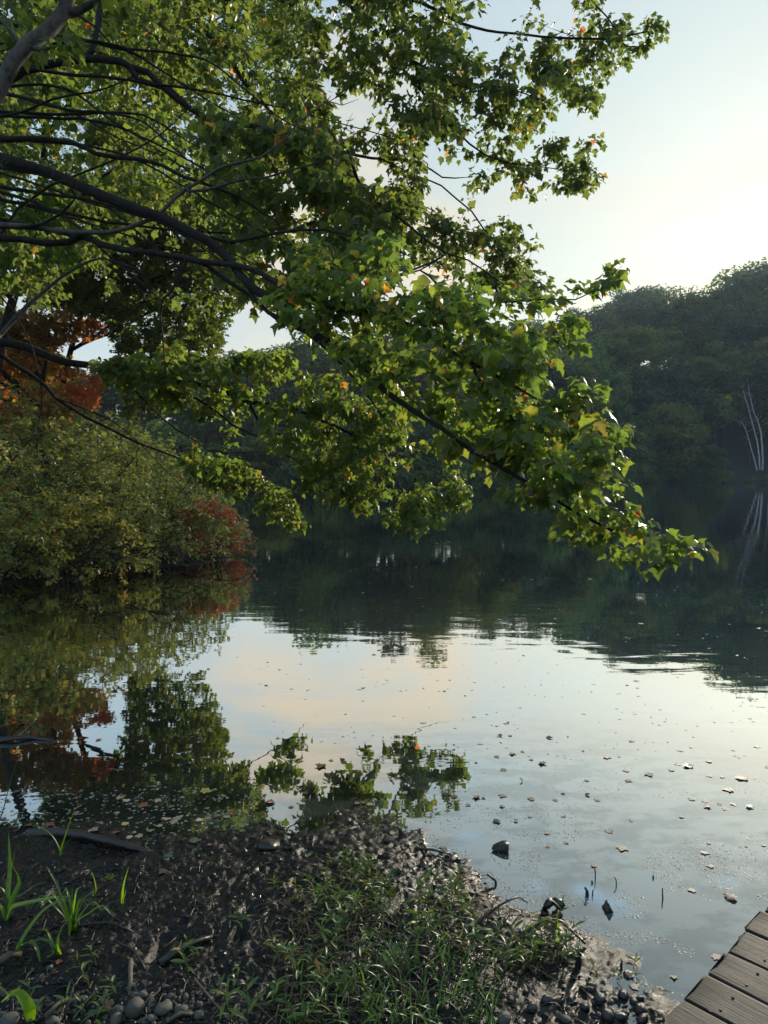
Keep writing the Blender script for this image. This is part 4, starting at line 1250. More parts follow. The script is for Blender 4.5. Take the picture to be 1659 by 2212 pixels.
for i in top300:
    ax = LA[i] / np.linalg.norm(LA[i]); sd = np.cross(ax, LN[i]); sd /= np.linalg.norm(sd) + 1e-9; nn = np.cross(sd, ax); s_ = LS[i]
    o_ = bpy.data.objects.new('leaf', hi_meshes[int(RNG.integers(0, 6))])
    COL.objects.link(o_); o_.parent = maple
    o_.matrix_local = Matrix(((sd[0] * s_, ax[0] * s_, nn[0] * s_, LP[i, 0] - mb[0]), (sd[1] * s_, ax[1] * s_, nn[1] * s_, LP[i, 1] - mb[1]), (sd[2] * s_, ax[2] * s_, nn[2] * s_, LP[i, 2] - mb[2]), (0, 0, 0, 1)))
rest = np.ones(len(LP), bool); rest[top300] = False
near_ = rest & (grp <= 1); far_ = rest & (grp >= 2)
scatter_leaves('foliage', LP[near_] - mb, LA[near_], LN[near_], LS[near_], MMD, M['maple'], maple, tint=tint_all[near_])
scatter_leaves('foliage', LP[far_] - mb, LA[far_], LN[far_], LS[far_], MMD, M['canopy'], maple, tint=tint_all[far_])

# ------------------------------------------------------------------ grey-barked tree at the upper left
gbp = np.array([-3.95, 4.3, float(ground_h(np.array([-3.95]), np.array([4.3]))[0])])
grey = empty('leaning_tree', tuple(gbp), label='leaning tree with smooth grey lichen bark at the upper left corner', cat='tree')
sk = Skeleton(8000)
q = [gbp + [0, 0, -.3], gbp + [.1, .1, 1.6], P3(-260, 640, 4.9), P3(-110, 380, 5.0), P3(-30, 250, 5.0), P3(0, 195, 5.0), P3(30, 135, 5.0), P3(65, 95, 5.0), P3(110, 65, 5.05), P3(140, 25, 5.1), P3(152, -30, 5.1), P3(170, -200, 5.2)]
sk.limb('trunk', q, .085, .045, .12, attach=False)
i0 = len(sk.paths[0][1])
LM('branch', [(142, 22, 5.1), (165, 25), (200, 8), (245, -20, 5.1), (330, -80, 5.2)], .032, .015)
LM('branch', [(60, 100, 5.0), (85, 106), (108, 104, 4.95)], .02, .014)
LM('branch', [(-60, 760, 6.0), (0, 722, 7.0), (30, 688), (60, 658), (95, 628), (130, 598), (170, 573), (220, 556), (265, 568, 7.5), (310, 590)], .045, .006)
LM('branch', [(50, 105, 5.0), (20, 60), (-20, 20, 5.0)], .02, .01)
gt = sample_poly([(-100, -150), (400, -150), (300, 60), (150, 120), (-100, 150)], 60, lambda x, y: RNG.uniform(4.9, 6.2, len(x)), seed=31)
twG = sk.grow(gt, wig=.012, maxlen=1.8)
sk.radii(.0016, .4)
A, B, C, S = leaves_on(sk, twG, [12] * len(twG), [.085] * len(twG), petiole=.05, tilt=.5, droop=.4)
sk.p[:sk.n] -= gbp
build_paths(sk, 'trunk', [p_ for p_ in sk.paths if p_[0] == 'trunk'], M['bark_grey'], grey, 12)
for nm, ids in [p_ for p_ in sk.paths if p_[0] == 'branch']:
    build_paths(sk, 'branch', [(nm, ids)], M['bark_grey'], grey, 8)
build_paths(sk, 'twigs', [p_ for p_ in sk.paths if p_[0] == 'twig'], M['twig'], grey, 4, kind='stuff')
scatter_leaves('foliage', A - gbp, B, C, S, MMD, M['canopy'], grey)

# ------------------------------------------------------------------ dock
HD = 1.42
dk_z = CAM_H - HD
e0 = np.array([0.50897561, 1.2373215]) * HD
ed = np.array([.7373, .6755]); bd = np.array([.6755, -.7373])
m, nt = mat_new('weathered_board')
tcn = N(nt, 'ShaderNodeTexCoord'); oi = N(nt, 'ShaderNodeObjectInfo')
vm = N(nt, 'ShaderNodeVectorMath', operation='ADD')
L(nt, tcn.outputs['Object'], vm.inputs[0])
cx_ = N(nt, 'ShaderNodeCombineXYZ'); L(nt, math_node(nt, 'MULTIPLY', oi.outputs['Random'], 40.0), cx_.inputs[0]); L(nt, math_node(nt, 'MULTIPLY', oi.outputs['Random'], 7.0), cx_.inputs[1])
L(nt, cx_.outputs[0], vm.inputs[1])
mpn = N(nt, 'ShaderNodeMapping'); mpn.inputs['Scale'].default_value = (1.0, 34.0, 12.0)
L(nt, vm.outputs[0], mpn.inputs[0])
g1 = N(nt, 'ShaderNodeTexNoise', i_Scale=3.2, i_Detail=8.0, i_Roughness=0.7, i_Distortion=0.35)
L(nt, mpn.outputs[0], g1.inputs['Vector'])
g2 = N(nt, 'ShaderNodeTexNoise', i_Scale=3.0, i_Detail=5.0)
L(nt, vm.outputs[0], g2.inputs['Vector'])
c = ramp(nt, g1.outputs[0], [(0.25, (.006, .005, .004)), (0.42, (.011, .0085, .0065)), (0.55, (.020, .016, .012)), (0.66, (.027, .022, .017)), (0.73, (.10, .09, .078))])
c = mix_col(nt, 0.7, c, mix_col(nt, 1.0, c, ramp(nt, g2.outputs[0], [(0.3, (.55, .5, .45)), (0.7, (1.35, 1.3, 1.2))]), 'MULTIPLY'))
v = math_node(nt, 'ADD', math_node(nt, 'MULTIPLY', oi.outputs['Random'], 0.4), 0.42)
hs = N(nt, 'ShaderNodeHueSaturation'); L(nt, v, hs.inputs['Value']); L(nt, c, hs.inputs['Color'])
p = N(nt, 'ShaderNodeBsdfPrincipled', i_Roughness=0.62)
p.inputs['Specular IOR Level'].default_value = 0.35
L(nt, hs.outputs[0], p.inputs['Base Color'])
b = N(nt, 'ShaderNodeBump', i_Strength=0.9, i_Distance=0.004)
L(nt, g1.outputs[0], b.inputs['Height']); L(nt, b.outputs[0], p.inputs['Normal'])
o = N(nt, 'ShaderNodeOutputMaterial'); L(nt, p.outputs[0], o.inputs[0])
M['board'] = m


def board_mesh(seed, ln=1.55, w=.1385, th=.038):
    rg = np.random.default_rng(seed)
    prof = np.array([(-w / 2, -th), (-w / 2, -.006), (-w / 2 + .003, -.001), (-w / 2 + .01, 0), (-w * .15, -.0015), (w * .2, -.001), (w / 2 - .01, 0), (w / 2 - .003, -.001), (w / 2, -.006), (w / 2, -th)])
    xs = np.concatenate([[0, .006], np.linspace(.1, ln - .01, 12), [ln]])
    V = []
    for i, x in enumerate(xs):
        q = prof.copy()
        q[:, 0] += .0025 * math.sin(x * 5 + seed) + rg.normal(0, .0008, 10); q[:, 1] += rg.normal(0, .0006, 10)
        if i == 0: q[1:-1, 1] -= .003
        V.append(np.column_stack([np.full(10, x) + (rg.normal(0, .004, 10) if i < 1 else 0), q]))
    V = np.concatenate(V); n = len(xs); i = np.arange(n - 1)[:, None] * 10; j = np.arange(10)[None]; k = (j + 1) % 10
    F = np.stack([i + j, i + k, i + 10 + k, i + 10 + j], -1).reshape(-1, 4)
    cap = [[a_, a_ + 1, 8 - a_ if False else 9 - a_ - 1, 9 - a_] for a_ in range(0, 4)]
    cap2 = [[(n - 1) * 10 + z for z in f[::-1]] for f in cap]
    return np_mesh('board', V, np.vstack([F, cap, cap2]), [M['board']])


dock = empty('dock', (e0[0], e0[1], dk_z), label='weathered grey wooden dock cut by the lower right corner', cat='dock')
bms = [board_mesh(s_) for s_ in range(6)]
M['rust'] = noise_material('rusty_nail', (.02, .014, .010), (.07, .04, .025), 80, .6, 0)
an_ = np.arange(8) * math.pi / 4
nail_me = np_mesh('nail', np.vstack([np.column_stack([np.cos(an_) * .0042, np.sin(an_) * .0042, np.zeros(8) - .002]), np.column_stack([np.cos(an_) * .0038, np.sin(an_) * .0038, np.zeros(8) + .0006]), [[0, 0, .001]]]),
                  [np.array([(i, (i + 1) % 8, 8 + (i + 1) % 8, 8 + i) for i in range(8)]), np.array([(8 + i, 8 + (i + 1) % 8, 16) for i in range(8)])], [M['rust']])
gap_s = np.array([0.57403777, 1.29732047]) * HD
for i in range(-7, 22):
    base = gap_s + ed * (.1437 * (i + .5)) + bd * RNG.normal(0, .006)
    o_ = bpy.data.objects.new('board', bms[(i * 5) % 6]); COL.objects.link(o_); o_.parent = dock
    o_.location = (base[0] - e0[0], base[1] - e0[1], RNG.normal(0, .0015))
    o_.rotation_euler = (RNG.normal(0, .006), 0, math.atan2(bd[1], bd[0]) + RNG.normal(0, .006))
    for nx in (.09, .75):
        for ny in (-.036, .036):
            n_ = link('nail', nail_me, o_, (nx + RNG.normal(0, .003), ny + RNG.normal(0, .003), .0004))


def box_mesh(name, sx, sy, sz, mat):
    V = np.array([(x, y, z) for x in (-sx / 2, sx / 2) for y in (-sy / 2, sy / 2) for z in (-sz / 2, sz / 2)])
    F = np.array([(0, 1, 3, 2), (4, 6, 7, 5), (0, 4, 5, 1), (2, 3, 7, 6), (0, 2, 6, 4), (1, 5, 7, 3)])
    return np_mesh(name, V, F, [mat])


jm = box_mesh('joist', 4.2, .04, .14, M['board'])
for off in (.09, .75, 1.4):
    c0 = gap_s + ed * 1.0 + bd * off
    o_ = link('joist', jm, dock, (c0[0] - e0[0], c0[1] - e0[1], -.112)); o_.rotation_euler = (0, 0, math.atan2(ed[1], ed[0]))
for a_ in (-.6, 1.6, 2.9):
    for off in (.14, 1.34):
        c0 = gap_s + ed * a_ + bd * off
        pth = np.array([[c0[0] - e0[0], c0[1] - e0[1], -.95], [c0[0] - e0[0], c0[1] - e0[1], -.05]])
        link('post', tubes_mesh('post', [(pth, .045, 10)], [M['board']], caps=True), dock)


# ------------------------------------------------------------------ stones
def stone_mesh(seed, sub=10, mat='stone'):
    rg = np.random.default_rng(seed)
    th = np.linspace(0, math.pi, 7)[1:-1]; ph = np.arange(sub) * 2 * math.pi / sub
    V = [[0, 0, 1.0]] + [[math.sin(t) * math.cos(q), math.sin(t) * math.sin(q), math.cos(t)] for t in th for q in ph] + [[0, 0, -1.0]]
    V = np.array(V); V *= (.82 + .36 * vnoise3(V * 1.3 + seed * 3.1, seed))[:, None] * (1 + rg.normal(0, .03, len(V)))[:, None]
    V *= [1.0, rg.uniform(.65, .9), rg.uniform(.45, .7)]
    F3 = [(0, 1 + i, 1 + (i + 1) % sub) for i in range(sub)]
    l = len(V) - 1; s0 = 1 + (len(th) - 1) * sub
    F3 += [(l, s0 + (i + 1) % sub, s0 + i) for i in range(sub)]
    F4 = [(1 + r_ * sub + i, 1 + (r_ + 1) * sub + i, 1 + (r_ + 1) * sub + (i + 1) % sub, 1 + r_ * sub + (i + 1) % sub) for r_ in range(len(th) - 1) for i in range(sub)]
    return np_mesh('stone', V, [np.array(F3), np.array(F4)], [M[mat]], smooth=True)


st_l = [stone_mesh(i, mat='stone') for i in range(4)]; st_d = [stone_mesh(i + 9, mat='stone_dark') for i in range(3)]
STONES = [  # x, y in the frame, width, tone, label
    (292, 2182, 38, 0, 'large upright grey stone at the bottom, left of the pebble patch'),
    (255, 2189, 30, 0, 'rounded brown stone just left of the large upright stone'),
    (308, 2152, 18, 0, 'small pale stone above the large upright stone'),
    (325, 2163, 20, 0, 'grey stone right above the large upright stone'),
    (352, 2182, 34, 0, 'pinkish grey stone right of the forked pale twig'),
    (384, 2177, 14, 0, 'small round pebble in the patch, with the pale top'),
    (392, 2188, 26, 0, 'wide brown pebble at the right of the pebble patch'),
    (402, 2156, 16, 0, 'small tan pebble above the pebble patch'),
    (362, 2168, 16, 0, 'tan pebble on top of the pinkish grey stone'),
    (330, 2202, 20, 0, 'tan pebble at the bottom edge below the pebble patch'),
    (250, 2207, 26, 0, 'pale stone cut by the bottom edge near the broad leaf'),
    (8, 2150, 16, 0, 'round tan pebble at the lower left corner'),
    (22, 2207, 34, 0, 'big pale stone cut by the lower left corner'),
    (112, 2206, 22, 0, 'brown stone at the bottom edge beside the broad bright leaf'),
    (430, 2196, 20, 0, 'tan pebble right of the pebble patch by the straight stick'),
    (205, 2140, 12, 1, 'tiny dark pebble on the mud above the curled brown leaf'),
    (106, 2093, 14, 1, 'dark round pebble below the split sedge clump'),
    (118, 2103, 12, 1, 'smaller dark pebble below the split sedge clump'),
    (152, 2058, 16, 1, 'dark muddy pebble right of the split sedge clump'),
    (518, 2128, 22, 1, 'dark smooth stone beside the small plant left of the mound'),
    (1207, 2192, 14, 0, 'ochre pebble at the bottom right of the weeds'),
    (1222, 2205, 22, 0, 'tan stone cut by the bottom edge right of the grass'),
    (1314, 2198, 28, 1, 'dark wet stone at the bottom edge, left one of a pair'),
    (1338, 2200, 30, 1, 'dark wet stone at the bottom edge, right one of a pair'),
    (1347, 2152, 22, 1, 'angular wet stone at the water edge above the pair'),
    (1088, 2206, 30, 0, 'pinkish stone at the bottom edge beside the grass'),
    (1388, 2204, 26, 1, 'wet stone at the bottom edge nearest the dock'),
    (1296, 2160, 26, 1, 'dark round stone left of the angular wet stone'),
    (1264, 2178, 20, 1, 'black pebble above the tan stone by the weeds'),
    (1282, 2130, 16, 1, 'black pebble at the foot of the right weed clump'),
    (1150, 2178, 22, 1, 'black wet stone right of the grass on the mud'),
    (1182, 2162, 22, 1, 'black wet stone between the grass and the weeds'),
    (1104, 2160, 18, 1, 'black pebble at the right side of the grass'),
    (1370, 2166, 18, 1, 'small wet stone by the water, above the reddish leaf'),
    (1384, 2183, 22, 1, 'shiny wet stone under the reddish leaf'),
    (1382, 2158, 16, 1, 'knobbly grey lump in the water near the dock'),
]
for k, (px, py, w_, tone, lab) in enumerate(STONES):
    q = on_mud(px, py); dist = np.linalg.norm(q - [0, 0, CAM_H]); r_ = w_ / FPX * dist / 2 * .95
    o_ = link('stone', (st_d if tone else st_l)[k % (3 if tone else 4)], None, (q[0], q[1], q[2] + r_ * .22), label=lab, cat='stone', group='stones on the muddy shore')
    o_.rotation_euler = (RNG.normal(0, .2), RNG.normal(0, .2), RNG.uniform(0, 6.28))
    o_.scale = (r_, r_, r_ * (2.0 if k == 0 else 1.1))


# ------------------------------------------------------------------ sticks, stubs and driftwood
def stick(label, pts, r0, r1, mat, name='stick', cat='stick', forks=(), sides=7, sink=0.0):
    """pts: (x, y in the frame, height above the mud or water)"""
    W = []
    for a_, b_, h_ in pts:
        q = on_mud(a_, b_); W.append([q[0], q[1], q[2] + h_ - sink])
    W = np.array(W); o0 = W[0].copy()
    q = smooth_path(W - o0, .03); q[1:-1] += RNG.normal(0, .0012, q[1:-1].shape)
    items = [(q, np.linspace(r0, r1, len(q)) * RNG.uniform(.85, 1.12, len(q)), sides)]
    for f_ in forks:
        F_ = []
        for a_, b_, h_ in f_:
            z = on_mud(a_, b_); F_.append([z[0], z[1], z[2] + h_ - sink])
        fq = smooth_path(np.array(F_) - o0, .03); items.append((fq, np.linspace(r1 * 1.1, r1 * .6, len(fq)), 5))
    return link(name, tubes_mesh(name, items, [M[mat]], caps=True), None, tuple(o0), label=label, cat=cat)


def up_stick(label, px, py, pxs, r0, r1, mat='wood_wet', name='upright_twig', lean=0.0):
    """a twig standing up from its foot; pxs: frame points from the foot to the tip, all at the foot's distance"""
    q = on_mud(px, py); rr_ = ray(px, py); d = (q[1] - 0) / rr_[1]
    W = [q - [0, 0, .04]] + [P3(a_, b_, d + lean * (i + 1)) for i, (a_, b_) in enumerate(pxs)]
    W = np.array(W); o0 = q.copy(); s_ = smooth_path(W - o0, .012)
    return link(name, tubes_mesh(name, [(s_, np.linspace(r0, r1, len(s_)) * RNG.uniform(.85, 1.15, len(s_)), 6)], [M[mat]], caps=True), None, tuple(o0), label=label, cat='twig')


stick('dark half-sunk log at the left, in the shallow water behind the sedges', [(60, 1797, -.01), (150, 1806, .012), (215, 1822, .018), (270, 1832, .012), (330, 1838, -.012)], .030, .012, 'wood_wet', 'log', 'log', sides=10)
stick('long thin dark branch floating at the left edge of the pond', [(-20, 1604, .01), (30, 1602, .02), (70, 1597, .012), (125, 1603, .0)], .022, .007, 'wood_wet', 'floating_branch', 'branch', forks=[[(30, 1602, .02), (60, 1588, .05), (80, 1580, .09)]])
stick('pale straight stick on the mud, standing out below the dark mud patch', [(284, 2076, .004), (283, 2100, .012), (281, 2125, .012), (278, 2142, .0)], .0085, .0075, 'stick')
stick('thick pale stick entering from the left edge', [(-15, 2098, .02), (20, 2080, .03), (45, 2067, .012)], .014, .010, 'stick')
stick('dark branch half buried in the mud, left of the mound', [(345, 2082, .0), (385, 2066, .022), (420, 2052, .026), (458, 2030, .01)], .018, .009, 'wood_wet')
stick('thin forked pale twig beside the large upright stone', [(318, 2196, .01), (330, 2172, .03), (345, 2152, .02), (345, 2140, .01)], .005, .003, 'stick', forks=[[(330, 2172, .03), (318, 2180, .03), (300, 2196, .02)]])
stick('pale stick at the bottom edge beside the broad bright leaf', [(98, 2210, .02), (125, 2190, .03), (148, 2175, .01)], .008, .005, 'stick')
stick('thin dark straight twig leaning above the bottom edge', [(140, 2212, .02), (160, 2175, .05), (188, 2125, .04)], .004, .002, 'wood_wet')
stick('pale straight stick at the bottom edge right of the pebbles', [(360, 2212, .01), (390, 2202, .02), (415, 2196, .01)], .006, .004, 'stick')
stick('dark bent twig on the mud left of the straight pale stick', [(246, 2036, .01), (268, 2054, .02), (290, 2064, .015), (316, 2098, .0)], .005, .003, 'wood_wet')
stick('thin root lying across the mud between the sedges', [(165, 2003, .0), (205, 2001, .012), (250, 2000, .006), (285, 2012, .0)], .006, .004, 'wood_wet')
stick('small light twig on the dark branch in the mud', [(354, 2062, .02), (368, 2056, .035), (380, 2043, .03)], .0035, .002, 'stick')
stick('curving pale root at the middle of the bottom mud', [(420, 2120, .01), (440, 2150, .02), (470, 2180, .012), (496, 2210, .01)], .004, .0025, 'stick')
stick('dark twig lying in the shallows above the mound', [(898, 1832, .0), (935, 1842, .012), (975, 1848, .006)], .007, .004, 'wood_wet')
stick('thin dark stem crossing the weeds right of the mound', [(1000, 2030, .01), (1050, 2010, .06), (1110, 1990, .09), (1140, 1965, .03)], .005, .0025, 'wood_wet')
stick('dark curved stick lying at the foot of the right weed clump', [(1085, 2070, .01), (1140, 2040, .05), (1200, 2020, .06), (1265, 2045, .01)], .008, .004, 'wood_wet')
stick('thin pale straw in the water beside the last wet stone', [(1404, 2180, .002), (1420, 2190, .004), (1436, 2204, .002)], .003, .002, 'stick')

up_stick('curved dark twig rising from the water left of the blue sheen', 1072, 1910, [(1070, 1902), (1062, 1896), (1052, 1888)], .007, .004)
up_stick('thin upright twig under the brown leaf tip', 1286, 1899, [(1286, 1890), (1285, 1876)], .004, .002)
up_stick('thin upright twig with a kink, third from the left in the open shallows', 1331, 1912, [(1331, 1902), (1327, 1894)], .0035, .002)
up_stick('thin upright twig standing alone, nearest the dock', 1434, 1941, [(1431, 1931), (1431, 1918)], .004, .002)
up_stick('stubby dark twig poking up in the blue sheen', 1268, 1937, [(1268, 1925), (1264, 1917)], .011, .005)
up_stick('short dark twig just right of the stubby one', 1280, 1935, [(1280, 1930), (1281, 1922)], .004, .002)
up_stick('tiny dark stub standing in open water right of the twigs', 1411, 1897, [(1411, 1893), (1411, 1890)], .009, .002)
up_stick('tiny dark stub between the leaf twig and the blue sheen', 1279, 1908, [(1279, 1904), (1278, 1902)], .007, .002)
up_stick('charred twig sticking up at the right side of the weed clump', 1248, 2090, [(1250, 2070), (1256, 2055), (1265, 2047)], .013, .006)
up_stick('dead stem by the small plant nearest the dock', 1344, 2093, [(1342, 2083), (1343, 2073)], .006, .003)
up_stick('short dark stub in the shallows above the mound, right side', 917, 1850, [(917, 1844), (914, 1838)], .012, .004)
up_stick('pointed dark snag above the mound beside the brown leaf', 868, 1808, [(866, 1796), (859, 1785)], .02, .005)


def wood_chunk(label, px, py, outline, thick, name='wood_chunk', tip_back=.0):
    """outline: frame points of a jagged upright piece of wood"""
    q = on_mud(px, py); d = q[1] / ray(px, py)[1]
    pts = np.array([P3(a_, b_, d) for a_, b_ in outline]); n = len(pts); cen = pts.mean(0)
    dirv = np.array([0, 1.0, 0])
    V = [pts + RNG.normal(0, .003, pts.shape), cen + (pts - cen) * .86 - dirv * thick * .5, cen + (pts - cen) * .8 + dirv * thick, (cen - dirv * thick * .62)[None], (cen + dirv * thick * 1.1)[None]]
    V = np.vstack(V) - q
    i = np.arange(n); j = (i + 1) % n
    F4 = np.vstack([np.stack([i, j, n + j, n + i], -1), np.stack([j, i, 2 * n + i, 2 * n + j], -1)])
    F3 = np.vstack([np.stack([np.full(n, 3 * n), n + i, n + j], -1), np.stack([np.full(n, 3 * n + 1), 2 * n + j, 2 * n + i], -1)])
    return link(name, np_mesh(name, V, [F4, F3], [M['wood_wet']]), None, tuple(q), label=label, cat='wood')


wood_chunk('dark triangular chunk of wood standing in the shallow water', 1083, 1838, [(1064, 1833), (1076, 1827), (1088, 1822), (1098, 1821), (1098, 1842), (1090, 1843), (1078, 1840)], .035)
wood_chunk('low dark wedge of wood left of the mound top', 580, 1828, [(554, 1828), (565, 1822), (578, 1820), (592, 1824), (606, 1829), (595, 1833), (570, 1832)], .05)
wood_chunk('small ragged dark bark piece right of the low wedge', 620, 1829, [(610, 1830), (618, 1826), (626, 1828), (633, 1823), (634, 1833), (618, 1834)], .03)
wood_chunk('long dark curved bark piece beside the pale round leaf', 845, 1815, [(826, 1812), (832, 1808), (850, 1814), (868, 1818), (866, 1822), (845, 1821), (830, 1819)], .03)
wood_chunk('pointed dark root stub beside the brightest blue sheen', 1316, 1969, [(1302, 1968), (1309, 1962), (1312, 1953), (1316, 1951), (1319, 1960), (1325, 1967), (1316, 1973)], .03)
wood_chunk('dark snag of bark in the puddle right of the mound', 913, 1872, [(900, 1876), (908, 1868), (913, 1860), (919, 1868), (928, 1874), (915, 1880)], .03)
wood_chunk('leaf-like dark flake curled on the water near the dock weeds', 1355, 2110, [(1346, 2112), (1352, 2104), (1360, 2108), (1370, 2103), (1364, 2114), (1352, 2116)], .02)
# the ring-shaped stump piece
q0 = on_mud(1193, 1975); d0 = q0[1] / ray(1193, 1975)[1]
ringp = [(1179, 1981), (1176, 1969), (1181, 1956), (1190, 1949), (1200, 1945), (1207, 1951), (1208, 1963), (1206, 1973), (1201, 1981)]
rp = np.array([P3(a_, b_, d0 + .01 * math.sin(i * 2.2)) for i, (a_, b_) in enumerate(ringp)]) - q0
rs = smooth_path(rp, .008); rs += RNG.normal(0, .002, rs.shape)
rad = .013 + .006 * np.sin(np.linspace(0, 22, len(rs))) * RNG.uniform(.3, 1.3, len(rs))
rad[len(rs) // 2:] *= 1.25
link('stump_piece', tubes_mesh('stump_piece', [(rs, rad, 8)], [M['wood_wet']], caps=True), None, tuple(q0), label='black ring-shaped piece of rotten wood standing in the shallows', cat='wood')


# ------------------------------------------------------------------ fallen leaves
def simple_leaf_mat(name, c1, c2, rough=.5):
    m_ = noise_material(name, c1, c2, 45, rough, .4, spec=.4, bdist=.002)
    return m_


FL = {'brown': simple_leaf_mat('brown_leaf', (.09, .05, .03), (.20, .115, .07)), 'tan': simple_leaf_mat('tan_leaf', (.17, .125, .085), (.34, .26, .19)),
      'dark': simple_leaf_mat('dark_wet_leaf', (.02, .014, .010), (.06, .04, .027), .35), 'orange': simple_leaf_mat('orange_brown_leaf', (.16, .05, .02), (.30, .12, .05)),
      'pale': simple_leaf_mat('pale_leaf', (.26, .23, .16), (.48, .42, .30)), 'pinkish': simple_leaf_mat('pinkish_leaf', (.15, .085, .07), (.28, .18, .15)),
      'yellow': simple_leaf_mat('yellow_leaf', (.25, .20, .05), (.38, .3, .09)), 'greenish': simple_leaf_mat('greenish_leaf', (.05, .08, .04), (.10, .13, .07)), 'red': simple_leaf_mat('dull_red_leaf', (.10, .02, .015), (.2, .05, .03))}
fl_mesh = {}


def fallen_mesh(col, shape, s_):
    key = (col, shape, s_ % 3)
    if key not in fl_mesh:
        fo, dr = {'flat': (.08, .1), 'curled': (.6, .5), 'crumpled': (.3, -.5)}[shape]
        tv, tf = leaf_template('maple_hi' if s_ % 3 else 'maple', fo, dr, s_ + 3, .02 if shape == 'flat' else .055)
        tv = tv - tv.mean(0); tv[:, 2] -= tv[:, 2].min()
        n0 = len(tv); pet = np.array([[0, -.5, .02], [.015, -.5, .02], [.05, -.8, .03], [.1, -1.05, .01]])
        tv = np.vstack([tv, pet]); tf = np.vstack([tf, [[n0, n0 + 1, n0 + 2], [n0 + 1, n0 + 3, n0 + 2]]])
        fl_mesh[key] = np_mesh('fallen_leaf', tv, tf, [FL[col]])
    return fl_mesh[key]


FALL = []
for z in [(555, 40, 20, 'brown', 2), (487, 52, 16, 'tan', 0), (270, 60, 12, 'tan', 0), (397, 78, 10, 'brown', 0), (685, 82, 22, 'brown', 2), (635, 65, 12, 'tan', 0), (598, 30, 12, 'tan', 0), (515, 110, 20, 'tan', 0), (592, 158, 20, 'dark', 1), (875, 155, 14, 'tan', 0), (965, 55, 22, 'tan', 0),
          (1268, 85, 16, 'dark', 0), (1315, 94, 26, 'dark', 2), (1405, 72, 18, 'brown', 0), (1045, 112, 18, 'brown', 0), (1055, 155, 20, 'tan', 0), (1145, 130, 24, 'brown', 2), (1240, 110, 16, 'tan', 0), (1405, 135, 16, 'brown', 0), (1462, 140, 12, 'brown', 0), (1545, 145, 30, 'brown', 2), (1610, 8, 18, 'brown', 0),
          (1485, 195, 28, 'tan', 0), (1328, 235, 18, 'tan', 0), (1387, 245, 16, 'brown', 0), (1397, 268, 18, 'brown', 1), (1450, 258, 13, 'tan', 0), (1475, 277, 17, 'brown', 0), (1512, 258, 18, 'tan', 0), (1582, 270, 18, 'dark', 1), (878, 218, 15, 'orange', 2), (920, 237, 18, 'tan', 0), (635, 235, 20, 'brown', 0), (512, 220, 24, 'tan', 0),
          (398, 228, 22, 'brown', 2), (430, 232, 12, 'dark', 0), (258, 200, 17, 'pinkish', 0), (283, 215, 9, 'orange', 1), (305, 225, 18, 'brown', 0), (362, 262, 16, 'tan', 2), (88, 208, 18, 'pale', 0), (125, 188, 15, 'pinkish', 0), (85, 275, 12, 'pale', 0), (115, 72, 13, 'pale', 0), (740, 240, 15, 'tan', 0), (773, 213, 12, 'dark', 0), (510, 268, 14, 'dark', 1),
          (485, 333, 22, 'dark', 1), (570, 330, 12, 'dark', 1), (775, 310, 14, 'dark', 1), (630, 312, 12, 'brown', 0), (703, 383, 15, 'brown', 2), (973, 373, 23, 'tan', 0), (1285, 312, 13, 'brown', 0), (1068, 328, 12, 'dark', 0), (705, 440, 13, 'brown', 0), (788, 425, 12, 'dark', 0), (1030, 448, 30, 'brown', 0), (1402, 425, 12, 'brown', 0), (1387, 467, 21, 'tan', 0),
          (1410, 525, 18, 'tan', 0), (1330, 630, 20, 'tan', 2), (1495, 662, 30, 'pinkish', 1), (1437, 918, 26, 'pinkish', 0), (905, 523, 17, 'brown', 0), (38, 382, 17, 'pale', 0), (1252, 1005, 17, 'greenish', 2), (1100, 1155, 20, 'red', 1), (1565, 440, 8, 'brown', 0), (1640, 435, 12, 'tan', 0), (1655, 98, 12, 'brown', 0), (620, 740, 14, 'brown', 1), (1080, 1045, 26, 'tan', 0), (860, 28, 8, 'dark', 0)]:
    FALL.append((829.5 + z[0] / 2, 1609 + z[1] / 2, *z[2:]))
